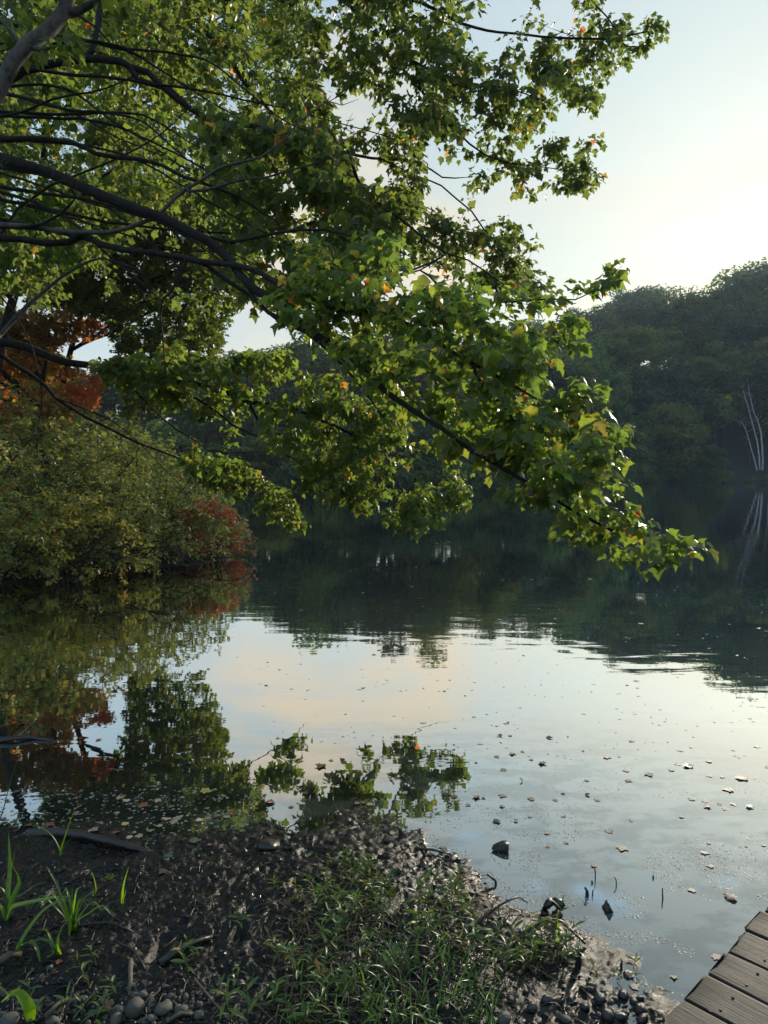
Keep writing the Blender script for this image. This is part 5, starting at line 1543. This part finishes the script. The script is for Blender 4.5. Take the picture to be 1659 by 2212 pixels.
for z in [(1385, 95, 30, 'brown', 2), (1430, 68, 14, 'tan', 0), (1628, 65, 14, 'brown', 0), (1318, 212, 17, 'brown', 2), (1310, 240, 15, 'brown', 0), (1165, 250, 22, 'orange', 1), (1135, 238, 16, 'brown', 0), (1257, 270, 15, 'orange', 0), (890, 200, 30, 'yellow', 0), (620, 262, 28, 'orange', 0), (520, 230, 24, 'tan', 2), (545, 242, 20, 'pale', 0), (1010, 297, 22, 'orange', 2),
          (980, 312, 20, 'tan', 0), (540, 342, 20, 'yellow', 0), (405, 370, 28, 'tan', 2), (68, 375, 14, 'red', 1), (125, 350, 18, 'orange', 2), (215, 348, 20, 'orange', 2), (190, 362, 18, 'brown', 2), (75, 205, 20, 'pinkish', 2), (100, 212, 14, 'pinkish', 0), (30, 240, 12, 'orange', 0), (15, 320, 16, 'tan', 0), (860, 325, 20, 'pale', 0), (720, 322, 26, 'tan', 2), (770, 318, 28, 'tan', 2), (750, 335, 22, 'pale', 0),
          (940, 310, 22, 'pinkish', 2), (900, 318, 18, 'tan', 0), (680, 242, 20, 'tan', 0), (740, 268, 18, 'greenish', 0), (843, 415, 30, 'greenish', 0), (730, 478, 26, 'greenish', 2), (705, 550, 22, 'brown', 1), (1570, 250, 20, 'brown', 1), (1600, 258, 20, 'tan', 0), (1545, 255, 18, 'brown', 2), (255, 940, 18, 'orange', 2), (465, 1130, 30, 'brown', 1), (1590, 1090, 16, 'pale', 1),
          (600, 395, 20, 'tan', 0), (560, 402, 18, 'pale', 0), (650, 372, 17, 'tan', 0), (500, 378, 20, 'brown', 0), (330, 300, 14, 'brown', 0), (960, 440, 20, 'tan', 0), (905, 432, 14, 'orange', 2), (270, 330, 13, 'brown', 0), (690, 350, 18, 'tan', 0)]:
    FALL.append((z[0] / 2, 1609 + z[1] / 2, *z[2:]))
for z in [(535, 1012, 10, 'dark', 1), (500, 1068, 17, 'tan', 2), (545, 1068, 12, 'tan', 0), (715, 1077, 19, 'dark', 2), (1070, 1090, 15, 'brown', 0), (1090, 830, 16, 'tan', 0), (1050, 848, 10, 'brown', 0), (500, 565, 13, 'pale', 0), (1110, 583, 15, 'pale', 0), (890, 390, 12, 'pale', 0), (640, 392, 10, 'pale', 0), (515, 395, 8, 'pale', 0), (947, 273, 10, 'pale', 0),
          (740, 562, 10, 'tan', 0), (405, 548, 8, 'pale', 0), (290, 582, 8, 'pale', 0), (415, 365, 7, 'pale', 0), (1485, 868, 8, 'brown', 0), (170, 862, 6, 'brown', 0), (260, 875, 10, 'tan', 0), (350, 895, 8, 'brown', 0), (602, 720, 8, 'brown', 0), (120, 423, 9, 'pale', 0), (1525, 720, 7, 'pale', 0), (1620, 603, 9, 'pale', 0), (795, 1072, 7, 'dark', 0)]:
    FALL.append((829.5 + z[0] / 2, 1056 + z[1] / 2, *z[2:]))
for z in [(1300, 525, 11, 'pale', 0), (1150, 850, 11, 'tan', 0), (1240, 415, 7, 'pale', 0), (1405, 252, 8, 'pale', 0), (1515, 355, 8, 'pale', 0), (1568, 450, 8, 'pale', 0), (1085, 325, 7, 'pale', 0), (425, 1085, 16, 'tan', 2), (610, 1092, 16, 'tan', 0), (535, 540, 9, 'tan', 0), (790, 703, 13, 'dark', 1), (1565, 862, 8, 'brown', 0), (1615, 718, 13, 'brown', 0)]:
    FALL.append((z[0] / 2, 1056 + z[1] / 2, *z[2:]))
MARKS = [('ring-shaped rotten wood', 1193, 1960), ('triangular chunk of wood', 1083, 1832), ('dock', 1560, 2040), ('half-sunk log', 240, 1822), ('dark stub in open water', 1411, 1897),
         ('low dark wedge', 580, 1828), ('low tip of the maple', 1495, 1188), ('hanging maple tip', 905, 1160), ('right edge shallows', 1640, 1650), ('upright dark curled leaf', 1125, 1688),
         ('mound of weeds', 800, 1900), ('floating branch at left', 60, 1604), ('red shrub at the bank tip', 480, 1200), ('bottom left corner of the photo', 0, 2212), ('reflected twig tips', 800, 1650)]
lots = {}
info = []
for k, (px, py, w_, col, sh) in enumerate(FALL):
    shape = ['flat', 'curled', 'crumpled'][sh]
    dd = [math.hypot((px - a_), (py - b_) * 2.2) for _, a_, b_ in MARKS]
    if px > 1120 and px < 1130 and py < 1695 and sh == 1: mk = None
    else: mk = int(np.argmin([d_ if MARKS[i][0] != 'upright dark curled leaf' or True else 1e9 for i, d_ in enumerate(dd)]))
    info.append((mk, dd[mk] if mk is not None else 0, k)); lots.setdefault(mk, []).append((dd[mk] if mk is not None else 0, k))
rank = {}
for mk, li in lots.items():
    for r_, (_, k) in enumerate(sorted(li)): rank[k] = (mk, r_)
for k, (px, py, w_, col, sh) in enumerate(FALL):
    shape = ['flat', 'curled', 'crumpled'][sh]
    q = on_mud(px, py); dist = np.linalg.norm(q - [0, 0, CAM_H]); s_ = w_ / FPX * dist / 1.35
    mk, r_ = rank[k]
    wet = q[2] <= .001
    if mk is None: lab = 'dark curled leaf standing upright on the open shallow water'
    else: lab = f"{col} {shape} leaf {'afloat' if wet else 'on the mud'}, {(nth(r_) + ' nearest') if r_ else 'nearest'} to the {MARKS[mk][0]}"
    o_ = link('fallen_leaf', fallen_mesh(col, shape, k), None, (q[0], q[1], q[2] + .002), label=lab, cat='leaf', group='fallen leaves on the water and mud')
    o_.rotation_euler = (RNG.normal(0, .06) + (1.1 if mk is None else 0), RNG.normal(0, .06), RNG.uniform(0, 6.28))
    o_.scale = (s_, s_, s_ * RNG.uniform(.18, .6))


# ------------------------------------------------------------------ sedge clumps
def ribbon(pts, w, fold=.25, up=np.array([0, 0, 1.0])):
    """a folded blade along pts"""
    pts = np.asarray(pts, float); n = len(pts); t = norm(np.gradient(pts, axis=0))
    sd = norm(np.cross(t, up + RNG.normal(0, .25, 3))); nn = np.cross(sd, t)
    s_ = np.linspace(0, 1, n); ww = w * (np.minimum(1, .55 + s_ * 2.2)) * (1 - s_ ** 2.6) + .0006
    A = pts - sd * ww[:, None] / 2 + nn * ww[:, None] * fold; B = pts; C = pts + sd * ww[:, None] / 2 + nn * ww[:, None] * fold
    V = np.stack([A, B, C], 1).reshape(-1, 3); i = np.arange(n - 1) * 3
    F = np.vstack([np.stack([i, i + 1, i + 4, i + 3], -1), np.stack([i + 1, i + 2, i + 5, i + 4], -1)])
    return V, F


def sedge(name, label, base, blades, mat='blade', sub=10):
    """blades: (list of frame points from base to tip, width in mm, depth drift of the tip)"""
    q = on_mud(*base); d = q[1] / ray(*base)[1]
    root = empty(name, tuple(q), label=label, cat='plant', group='long bladed plants at the left of the mud')
    for item in blades:
        pp, w_, dr = item[:3]; mt = item[3] if len(item) > 3 else mat
        W = [q + [RNG.normal(0, .008), RNG.normal(0, .008), -.01]] + [P3(a_, b_, d + dr * (i + 1) / len(pp)) for i, (a_, b_) in enumerate(pp)]
        s_ = smooth_path(np.array(W) - q, .02)
        V, F = ribbon(s_, w_ / 1000 * 1.45)
        link('blade', np_mesh('blade', V, F, [M[mt]], {'tint': np.full(len(V), RNG.random() * .9)}), root)
    return root


Z1 = lambda a_, b_: (.2604 * a_, 1728 + .2604 * b_)
sedge('sedge', 'sedge clump at the left edge with tall broad upright leaves', Z1(45, 1010),
      [([Z1(70, 800), Z1(85, 560), Z1(70, 260)], 15, .05), ([Z1(110, 820), Z1(158, 690), Z1(120, 580), Z1(80, 520)], 16, -.03), ([Z1(60, 860), Z1(20, 740), Z1(-40, 700)], 14, .02), ([Z1(90, 900), Z1(200, 860), Z1(420, 815), Z1(600, 795)], 11, -.05),
       ([Z1(80, 850), Z1(200, 780), Z1(290, 710), Z1(400, 675)], 9, .06), ([Z1(20, 900), Z1(-30, 850), Z1(-90, 880)], 12, 0), ([Z1(60, 800), Z1(90, 620), Z1(130, 400)], 8, .1)])
bl = []
for k in range(17):
    a_ = -420 + k * 52 + RNG.normal(0, 15); hgt = 330 - abs(a_ + 40) * .25 + RNG.normal(0, 30)
    bl.append(([Z1(605 + a_ * .12, 1000), Z1(600 + a_ * .35, 1090 - hgt * .7), Z1(600 + a_ * .62, 1090 - hgt), Z1(600 + a_ * .9, 1090 - hgt * (1.0 - abs(a_) / 900))], RNG.uniform(4, 8), RNG.normal(0, .06)))
bl += [([Z1(520, 860), Z1(470, 700), Z1(380, 540)], 9, .04), ([Z1(640, 900), Z1(720, 800), Z1(860, 700)], 6, -.03), ([Z1(620, 850), Z1(640, 740), Z1(680, 715)], 8, .04, 'blade_bright')]
sedge('sedge', 'bushy sedge clump of many narrow blades, right of the left edge', Z1(605, 1090), bl)
sedge('sedge', 'small sedge in the shallow water with one tall straight bright blade', Z1(498, 455), [([Z1(520, 380), Z1(570, 220), Z1(635, 40)], 9, .02, 'blade_bright'), ([Z1(480, 380), Z1(400, 270), Z1(260, 210), Z1(60, 235)], 7, .03), ([Z1(530, 390), Z1(580, 330), Z1(640, 275)], 8, -.02), ([Z1(500, 400), Z1(520, 350)], 7, 0, 'blade_bright')])
sedge('sedge', 'sedge with one very broad dark leaf rising to the right, lower left', Z1(125, 1290), [([Z1(200, 1150), Z1(350, 940), Z1(470, 855), Z1(600, 795)], 19, -.02), ([Z1(180, 1210), Z1(260, 1170), Z1(340, 1155)], 8, .02, 'blade_bright'), ([Z1(190, 1205), Z1(280, 1195), Z1(320, 1290), Z1(340, 1420)], 12, -.05)])
sedge('sedge', 'split sedge clump with arching leaves above the small tan leaf', Z1(468, 1300), [([Z1(480, 1180), Z1(520, 1060), Z1(595, 955)], 14, .02), ([Z1(455, 1240), Z1(420, 1180), Z1(340, 1155), Z1(240, 1190)], 9, .02), ([Z1(470, 1230), Z1(490, 1180), Z1(490, 1120)], 12, 0, 'blade_bright'), ([Z1(440, 1280), Z1(400, 1300), Z1(350, 1390)], 6, -.02), ([Z1(440, 1220), Z1(380, 1080), Z1(260, 1100)], 7, .05)])
sedge('sedge', 'short bright green blade, left of a pair standing in the mud', Z1(795, 790), [([Z1(795, 740), Z1(775, 640), Z1(752, 580)], 9, .01, 'blade_bright'), ([Z1(770, 765), Z1(750, 785)], 8, 0), ([Z1(815, 780), Z1(825, 830)], 7, 0)])
sedge('sedge', 'short bright green blade, right of a pair standing in the mud', Z1(1015, 860), [([Z1(1020, 780), Z1(1035, 680), Z1(1070, 550)], 8, .01, 'blade_bright'), ([Z1(1030, 820), Z1(1048, 745)], 9, 0, 'blade_bright')])
sedge('sedge', 'sedge leaves bending in from the left edge above the shallow mud', (-20, 1812), [([(5, 1760), (20, 1700), (38, 1640)], 10, .05), ([(10, 1830), (20, 1850), (34, 1832)], 9, 0), ([(0, 1860), (-5, 1830), (18, 1815)], 8, 0)])
sedge('sedge', 'narrow green leaves at the lower left corner', (-30, 2160), [([(-5, 2130), (10, 2140), (18, 2150)], 8, 0), ([(-10, 2150), (8, 2165), (22, 2172)], 7, 0)])
Z3 = lambda a_, b_: (816 + .2604 * a_, 1824 + .2604 * b_)
sedge('sedge', 'tuft of curved bright blades in the right weed clump by the water', Z3(1190, 815), [([Z3(1215, 740), Z3(1290, 660), Z3(1400, 610)], 8, .02, 'blade_bright'), ([Z3(1240, 760), Z3(1330, 690), Z3(1450, 660)], 7, .0), ([Z3(1200, 780), Z3(1250, 680), Z3(1350, 620)], 6, .03), ([Z3(1220, 840), Z3(1240, 870)], 7, 0, 'blade_bright'), ([Z3(1300, 800), Z3(1400, 800), Z3(1530, 840)], 5, -.02)])
sedge('sedge', 'upright bright green blade at the right of the curved tuft', Z3(1510, 830), [([Z3(1505, 760), Z3(1495, 680), Z3(1490, 605)], 9, .0, 'blade_bright'), ([Z3(1512, 880), Z3(1510, 940)], 7, -.02)])
sedge('sedge', 'bright leaning blade on the mud between the mound and the right clump', Z3(485, 920), [([Z3(500, 850), Z3(530, 790), Z3(575, 735)], 11, .0, 'blade_bright')])
sedge('sedge', 'pair of tall dull blades in front of the mound, above the grass', Z3(320, 960), [([Z3(325, 880), Z3(335, 800), Z3(345, 730)], 10, .0), ([Z3(290, 900), Z3(270, 860), Z3(310, 770)], 8, .0)])
sedge('sedge', 'single stem with one flag-like bright leaf over the puddle', Z3(945, 770), [([Z3(985, 700), Z3(1040, 620), Z3(1095, 545)], 4, .0), ([Z3(1060, 600), Z3(1095, 545), Z3(1020, 575)], 9, .0, 'blade_bright')])
sedge('sedge', 'long drooping leaf lying down to the water, right of the weeds', Z3(1370, 1010), [([Z3(1450, 1060), Z3(1560, 1160), Z3(1660, 1260)], 9, -.04), ([Z3(1420, 1100), Z3(1480, 1180), Z3(1500, 1280), Z3(1495, 1380)], 9, -.12)])


# ------------------------------------------------------------------ weeds
def lance_mesh(ln, w, seed, mat):
    rg = np.random.default_rng(seed); n = 7; s_ = np.linspace(0, 1, n)
    ww = w * np.sin(math.pi * np.clip(s_ * .93 + .07, 0, 1)) ** .85; ww[-1] = 0
    y = s_ * ln; z = -.35 * ln * s_ ** 2 * rg.uniform(.4, 1.3); x = rg.normal(0, .06) * ln * s_ ** 2
    V = np.stack([np.column_stack([x - ww / 2, y, z + ww * .2]), np.column_stack([x, y, z]), np.column_stack([x + ww / 2, y, z + ww * .2])], 1).reshape(-1, 3)
    i = np.arange(n - 1) * 3
    F = np.vstack([np.stack([i, i + 1, i + 4, i + 3], -1), np.stack([i + 1, i + 2, i + 5, i + 4], -1)])
    return np_mesh('leaf', V, F, [M[mat]], {'tint': np.full(len(V), rg.random() * .8)})


LMS = {mt: [lance_mesh(.050 + .008 * (i % 3), .0115 + .003 * (i % 2), i, mt) for i in range(6)] for mt in ('weed', 'weed_y')}


def weed(seed, h, nleaf, mt, lean=.25, stem='stem'):
    rg = np.random.default_rng(seed)
    root = empty('smartweed', (0, 0, 0), label='x', cat='plant')
    n = 9; s_ = np.linspace(0, 1, n); a_ = rg.uniform(0, 6.28)
    P_ = np.column_stack([math.cos(a_) * lean * h * s_ ** 1.5, math.sin(a_) * lean * h * s_ ** 1.5, h * s_ * (1 - .1 * s_) - .01]) + rg.normal(0, .003, (n, 3)) * s_[:, None]
    link('stem', tubes_mesh('stem', [(P_, np.linspace(.0022, .001, n), 5)], [M[stem]]), root)
    for k in range(nleaf):
        f = .22 + .78 * k / (nleaf - 1); i = min(n - 2, int(f * (n - 1))); g = f * (n - 1) - i
        p_ = P_[i] * (1 - g) + P_[i + 1] * g; an = k * 2.4 + rg.normal(0, .3)
        o_ = link('leaf', LMS[mt][int(rg.integers(0, 6))], root, tuple(p_))
        el = rg.uniform(.15, .7) + (.5 if k >= nleaf - 2 else 0)
        o_.rotation_euler = (Matrix.Rotation(an, 3, 'Z') @ Matrix.Rotation(el, 3, 'X') @ Matrix.Rotation(rg.normal(0, .35), 3, 'Y')).to_euler()
        sc = rg.uniform(.75, 1.15) * (.6 if k >= nleaf - 2 else 1); o_.scale = (sc, sc, sc)
    return root


W1 = [weed(1, .16, 9, 'weed'), weed(2, .13, 8, 'weed'), weed(3, .20, 11, 'weed', .4), weed(4, .10, 6, 'weed'), weed(11, .14, 13, 'weed', .6), weed(12, .08, 8, 'weed', .2)]
W2 = [weed(5, .17, 10, 'weed_y'), weed(6, .13, 8, 'weed_y', .4)]
w_used = set()


def put_weed(pr, px, py, label, sc=1.0, group=None, rz=None):
    q = on_mud(px, py); rz = RNG.uniform(0, 6.28) if rz is None else rz
    if pr.name in w_used:
        r_ = copy_thing(pr, 'smartweed', tuple(q), rz, sc, label)
    else:
        w_used.add(pr.name); r_ = pr; r_.location = tuple(q); r_.rotation_euler = (0, 0, rz); r_.scale = (sc, sc, sc); r_['label'] = label
    if group: r_['group'] = group
    elif 'group' in r_: del r_['group']
    return r_


for k, (px, py, pr, sc, lab) in enumerate([
        (198, 2080, W1[1], .75, 'small leafy weed in the mud right of the split sedge, upper of two'),
        (180, 2112, W1[3], .9, 'small leafy weed with pale leaves, lower of two right of the split sedge'),
        (246, 2152, W1[1], .8, 'small weed with spreading narrow leaves left of the large upright stone'),
        (72, 2192, W1[0], .8, 'leafy weed at the bottom left, behind the broad bright leaf'),
        (135, 2180, W1[3], .8, 'low weed at the bottom left, right of the broad leaf'),
        (186, 2200, W1[3], .95, 'weed with a fuzzy head at the bottom left, left of the curled brown leaf'),
        (225, 2188, W1[3], .5, 'single seedling standing in the curled brown leaf'),
        (406, 2105, W1[2], .9, 'tall trailing weed beside the dark half buried branch'),
        (420, 2070, W1[0], .6, 'weed with arching leaves on top of the dark half buried branch'),
        (591, 1925, W2[1], .7, 'small yellow green weed alone in the mud, upper left of the mound'),
        (524, 2010, W1[0], .8, 'weed with a rosette of bright leaves on the mud left of the mound'),
        (512, 2120, W1[1], .7, 'small weed beside the dark smooth stone'),
        (492, 2160, W1[3], .8, 'small weed below the dark smooth stone'),
        (535, 2205, W1[1], 1.0, 'leafy weed at the bottom edge left of the mound weeds'),
        (500, 2216, W1[0], .9, 'second leafy weed at the bottom edge, farther left'),
        (590, 2180, W1[3], 1.0, 'round leaved weed at the lower left corner of the mound weeds'),
        (205, 2216, W1[0], .7, 'yellowish weed cut by the bottom edge below the large upright stone'),
        (1368, 2090, W2[1], .5, 'small bright plant standing in the water, nearest the dock'),
        (1338, 2120, W2[0], .35, 'tiny yellow green sprig at the water edge left of the last plant'),
        (1075, 2120, W2[0], .8, 'bright weed leaning over the mud right of the grass'),
        (1290, 2110, W2[1], .5, 'bright sprig at the lower end of the right weed clump')]):
    put_weed(pr, px, py, lab, sc)
# the broad bright leaf
q = on_mud(68, 2205); root = empty('broad_leaf_plant', tuple(q), label='broad bright green leaf at the bottom left corner', cat='plant')
V, F = ribbon(smooth_path(np.array([[0, 0, 0], [-.01, 0, .05], [-.05, .01, .085], [-.095, 0, .06]]), .012), .036, .12)
link('leaf', np_mesh('leaf', V, F, [M['blade_bright']], {'tint': np.full(len(V), .3)}), root)


def poly_pts(poly, n, seed):
    rg = np.random.default_rng(seed); a_ = np.array(poly, float); lo, hi = a_.min(0), a_.max(0); out = []
    while len(out) < n:
        x, y = rg.uniform(lo[0], hi[0]), rg.uniform(lo[1], hi[1])
        if in_poly(np.array([x]), np.array([y]), poly)[0]: out.append((x, y))
    return out


for k, (px, py) in enumerate(poly_pts([(690, 1880), (740, 1855), (800, 1880), (850, 1930), (840, 1980), (740, 2000), (650, 1990), (640, 1930)], 34, 3)):
    put_weed(W2[k % 2] if k % 4 else W1[2], px, py, 'yellow green weed in the dense clump at the top of the mound', RNG.uniform(.45, .85), 'weeds at the top of the mound')
for k, (px, py) in enumerate(poly_pts([(620, 2000), (700, 1990), (860, 2000), (900, 2060), (830, 2120), (800, 2230), (570, 2230), (590, 2120)], 50, 4)):
    put_weed(W1[k % 6], px, py, 'narrow leaved green weed in the patch on the near side of the mound', RNG.uniform(.5, 1.0), 'weeds on the near side of the mound')
for k, (px, py) in enumerate(poly_pts([(880, 1930), (960, 1900), (1010, 1960), (1060, 2050), (1020, 2080), (900, 2040)], 20, 5)):
    put_weed(W2[k % 2] if k % 2 else W1[k % 6], px, py, 'thin weed on the right shoulder of the mound beside the water', RNG.uniform(.6, 1.1), 'weeds on the right shoulder of the mound')
for k, (px, py) in enumerate(poly_pts([(1080, 2040), (1180, 2010), (1230, 2030), (1250, 2080), (1200, 2100), (1090, 2090)], 17, 6)):
    put_weed(W1[k % 6] if k % 3 else W2[k % 2], px, py, 'small weed in the right clump of weeds and roots at the water', RNG.uniform(.5, .95), 'weeds in the right clump')

# grass, too many blades to count
Vs, Fs, Ts, off = [], [], [], 0


def add_blades(pts, h, w, col):
    global off
    for px, py in pts:
        q = on_mud(px, py); a_ = RNG.uniform(0, 6.28); hh = h * RNG.uniform(.5, 1.25); ln = RNG.uniform(.3, 1.1) * hh
        s_ = np.linspace(0, 1, 6)[:, None]
        P_ = q + np.hstack([math.cos(a_) * ln * s_ ** 1.8, math.sin(a_) * ln * s_ ** 1.8, hh * s_ * (1 - .35 * s_ ** 2) - .005])
        V, F = ribbon(P_, w * RNG.uniform(.6, 1.3), .2)
        Vs.append(V); Fs.append(F + off); Ts.append(np.full(len(V), RNG.random() * col[1] + col[0])); off += len(V)


add_blades(poly_pts([(800, 2090), (860, 2040), (960, 2050), (1030, 2100), (1070, 2170), (1080, 2250), (770, 2250)], 190, 7), .12, .005, (.2, .75))
add_blades(poly_pts([(560, 2150), (800, 2080), (800, 2240), (560, 2240)], 50, 8), .09, .004, (.0, .7))
add_blades(poly_pts([(690, 1880), (800, 1860), (860, 1960), (1000, 1990), (900, 2050), (640, 1990)], 110, 9), .09, .0035, (.4, .55))
add_blades(poly_pts([(1080, 2050), (1230, 2020), (1250, 2080), (1100, 2100)], 90, 10), .08, .003, (.3, .6))
link('grass', np_mesh('grass', np.vstack(Vs), np.vstack(Fs), [M['blade']], {'tint': np.concatenate(Ts)}), kind='stuff', label='narrow green grass blades among the weeds')

# dry stems and roots tangled in the mound
items = []
for px, py in poly_pts([(620, 1960), (740, 1890), (860, 1950), (1000, 1990), (1240, 2040), (1230, 2110), (1000, 2100), (800, 2210), (590, 2210)], 520, 11):
    q = on_mud(px, py); a_ = RNG.uniform(0, 6.28); ln = RNG.uniform(.05, .16)
    e_ = q + [math.cos(a_) * ln, math.sin(a_) * ln, RNG.uniform(-.01, .05)]
    items.append((smooth_path(np.array([q - [0, 0, .01], (q + e_) / 2 + [RNG.normal(0, .015), RNG.normal(0, .015), RNG.uniform(.0, .04)], e_]), .03), RNG.uniform(.0008, .002), 4))
link('dry_stems', tubes_mesh('dry_stems', items, [M['stem_dry']]), kind='stuff', label='tangled dry brown stems and roots under the weeds')

# mud crumbs, bark bits and litter
items = []
for px, py in poly_pts([(0, 1860), (560, 1800), (1000, 1850), (1260, 2100), (1400, 2212), (0, 2212)], 1100, 12):
    q = on_mud(px, py)
    if q[2] <= 0: continue
    a_ = RNG.uniform(0, 6.28); ln = RNG.uniform(.01, .06)
    e_ = q + [math.cos(a_) * ln, math.sin(a_) * ln, RNG.uniform(-.005, .012)]
    items.append((np.array([q, (q + e_) / 2 + [0, 0, .004], e_]), RNG.uniform(.0008, .003), 4))
link('litter', tubes_mesh('litter', items, [M['wood_wet']]), kind='stuff', label='scattered bits of dark twig and bark on the mud')


def crumbs(name, label, pts, smin, smax, mat, flat=.6, zoff=.0, n=6):
    P_ = np.array(pts); k = len(P_)
    a_ = np.arange(n) * 2 * math.pi / n
    base = np.vstack([np.column_stack([np.cos(a_), np.sin(a_), np.zeros(n)]), np.column_stack([np.cos(a_ + .4) * .62, np.sin(a_ + .4) * .62, np.full(n, .75)]), [[0, 0, 1.0]]])
    s_ = RNG.uniform(smin, smax, k) * RNG.uniform(.5, 1, k)
    V = base[None] * (1 + RNG.normal(0, .2, (k, len(base), 1))) * np.stack([s_ * RNG.uniform(.8, 1.9, k), s_, s_ * flat * RNG.uniform(.5, 1.3, k)], -1)[:, None, :]
    th = RNG.normal(0, .5, k); c_, d_ = np.cos(th), np.sin(th)
    X, Y = V[..., 0] * c_[:, None] - V[..., 1] * d_[:, None], V[..., 0] * d_[:, None] + V[..., 1] * c_[:, None]
    V = np.stack([X, Y, V[..., 2]], -1) + P_[:, None, :] + [0, 0, zoff]
    i = np.arange(n); j = (i + 1) % n
    F4 = np.stack([i, j, n + j, n + i], -1); F3 = np.stack([n + i, n + j, np.full(n, 2 * n)], -1)
    o4 = (np.arange(k) * (2 * n + 1))[:, None, None]
    return link(name, np_mesh(name, V.reshape(-1, 3), [(F4[None] + o4).reshape(-1, 4), (F3[None] + o4).reshape(-1, 3)], [M[mat]], smooth=True), kind='stuff', label=label)


M['scum'] = noise_material('pond_scum', (.10, .105, .09), (.30, .31, .28), 60, .45, .3, spec=.5, bdist=.002)
M['speck'] = noise_material('pale_speck', (.3, .3, .26), (.6, .58, .5), 60, .6, 0)
g_ = on_mud_many(poly_pts([(0, 2140), (120, 2150), (300, 2120), (520, 2140), (560, 2212), (0, 2212)], 380, 13) + poly_pts([(1080, 2150), (1300, 2130), (1420, 2200), (1400, 2212), (1060, 2212)], 15, 14))
crumbs('gravel', 'fine gravel pressed into the mud along the bottom edge', g_, .004, .011, 'stone', .7)
g_ = on_mud_many(poly_pts([(0, 1850), (560, 1790), (1000, 1860), (1300, 2120), (1400, 2212), (0, 2212)], 1300, 15))
crumbs('mud_lumps', 'small wet lumps of black mud', g_, .003, .014, 'mud', .7, -.001)
# floating scum, in drifts
P_ = []
rg = np.random.default_rng(5)
poly = [(430, 1740), (700, 1700), (1000, 1660), (1659, 1600), (1700, 1990), (1420, 2230), (1250, 2110), (1000, 1990), (760, 1850), (560, 1810), (380, 1800)]
while len(P_) < 18000:
    x, y = rg.uniform(380, 1700, 4000), rg.uniform(1600, 2230, 4000)
    ok = in_poly(x, y, poly); x, y = x[ok], y[ok]
    r_ = np.array([onz(a_, b_, 0) for a_, b_ in zip(x, y)])
    cl = .55 * vnoise2(r_[:, 0] * 2.2, r_[:, 1] * 2.6, 3) + .45 * vnoise2(r_[:, 0] * 9, r_[:, 1] * 12, 4)
    fade = np.clip((y - 1600) / 320, .12, 1)
    keep_ = (cl > .53) & (rg.random(len(x)) < fade)
    P_.extend(list(r_[keep_]))
crumbs('pond_scum', 'grey flecks of scum floating in drifts on the shallow water', P_[:18000], .0014, .0056, 'scum', .35, -.0008)
P_ = [onz(a_, b_, 0) for a_, b_ in poly_pts([(440, 1180), (1659, 1150), (1659, 1640), (600, 1640), (500, 1400)], 420, 16)]
crumbs('water_specks', 'tiny pale specks floating on the open pond', P_, .006, .016, 'speck', .2)
P_ = [onz(a_, b_, 0) for a_, b_ in poly_pts([(0, 1700), (560, 1700), (560, 1830), (0, 1850)], 700, 17)]
crumbs('scum_flecks', 'brownish flecks floating in the dark shallows at the left', P_, .003, .010, 'scum', .2)

# ------------------------------------------------------------------ air
if HAZE:
    hm_, nt = mat_new('haze')
    pv = N(nt, 'ShaderNodeVolumePrincipled')
    pv.inputs['Color'].default_value = (.72, .86, 1.0, 1)
    pv.inputs['Density'].default_value = HAZE_D
    pv.inputs['Anisotropy'].default_value = 0.3
    o = N(nt, 'ShaderNodeOutputMaterial'); L(nt, pv.outputs[0], o.inputs['Volume'])
    me = box_mesh('haze', 2000, 2000, 90, hm_)
    link('haze', me, None, (0, 0, 45 - 8.0), kind='stuff', label='thin pale evening haze over the pond')
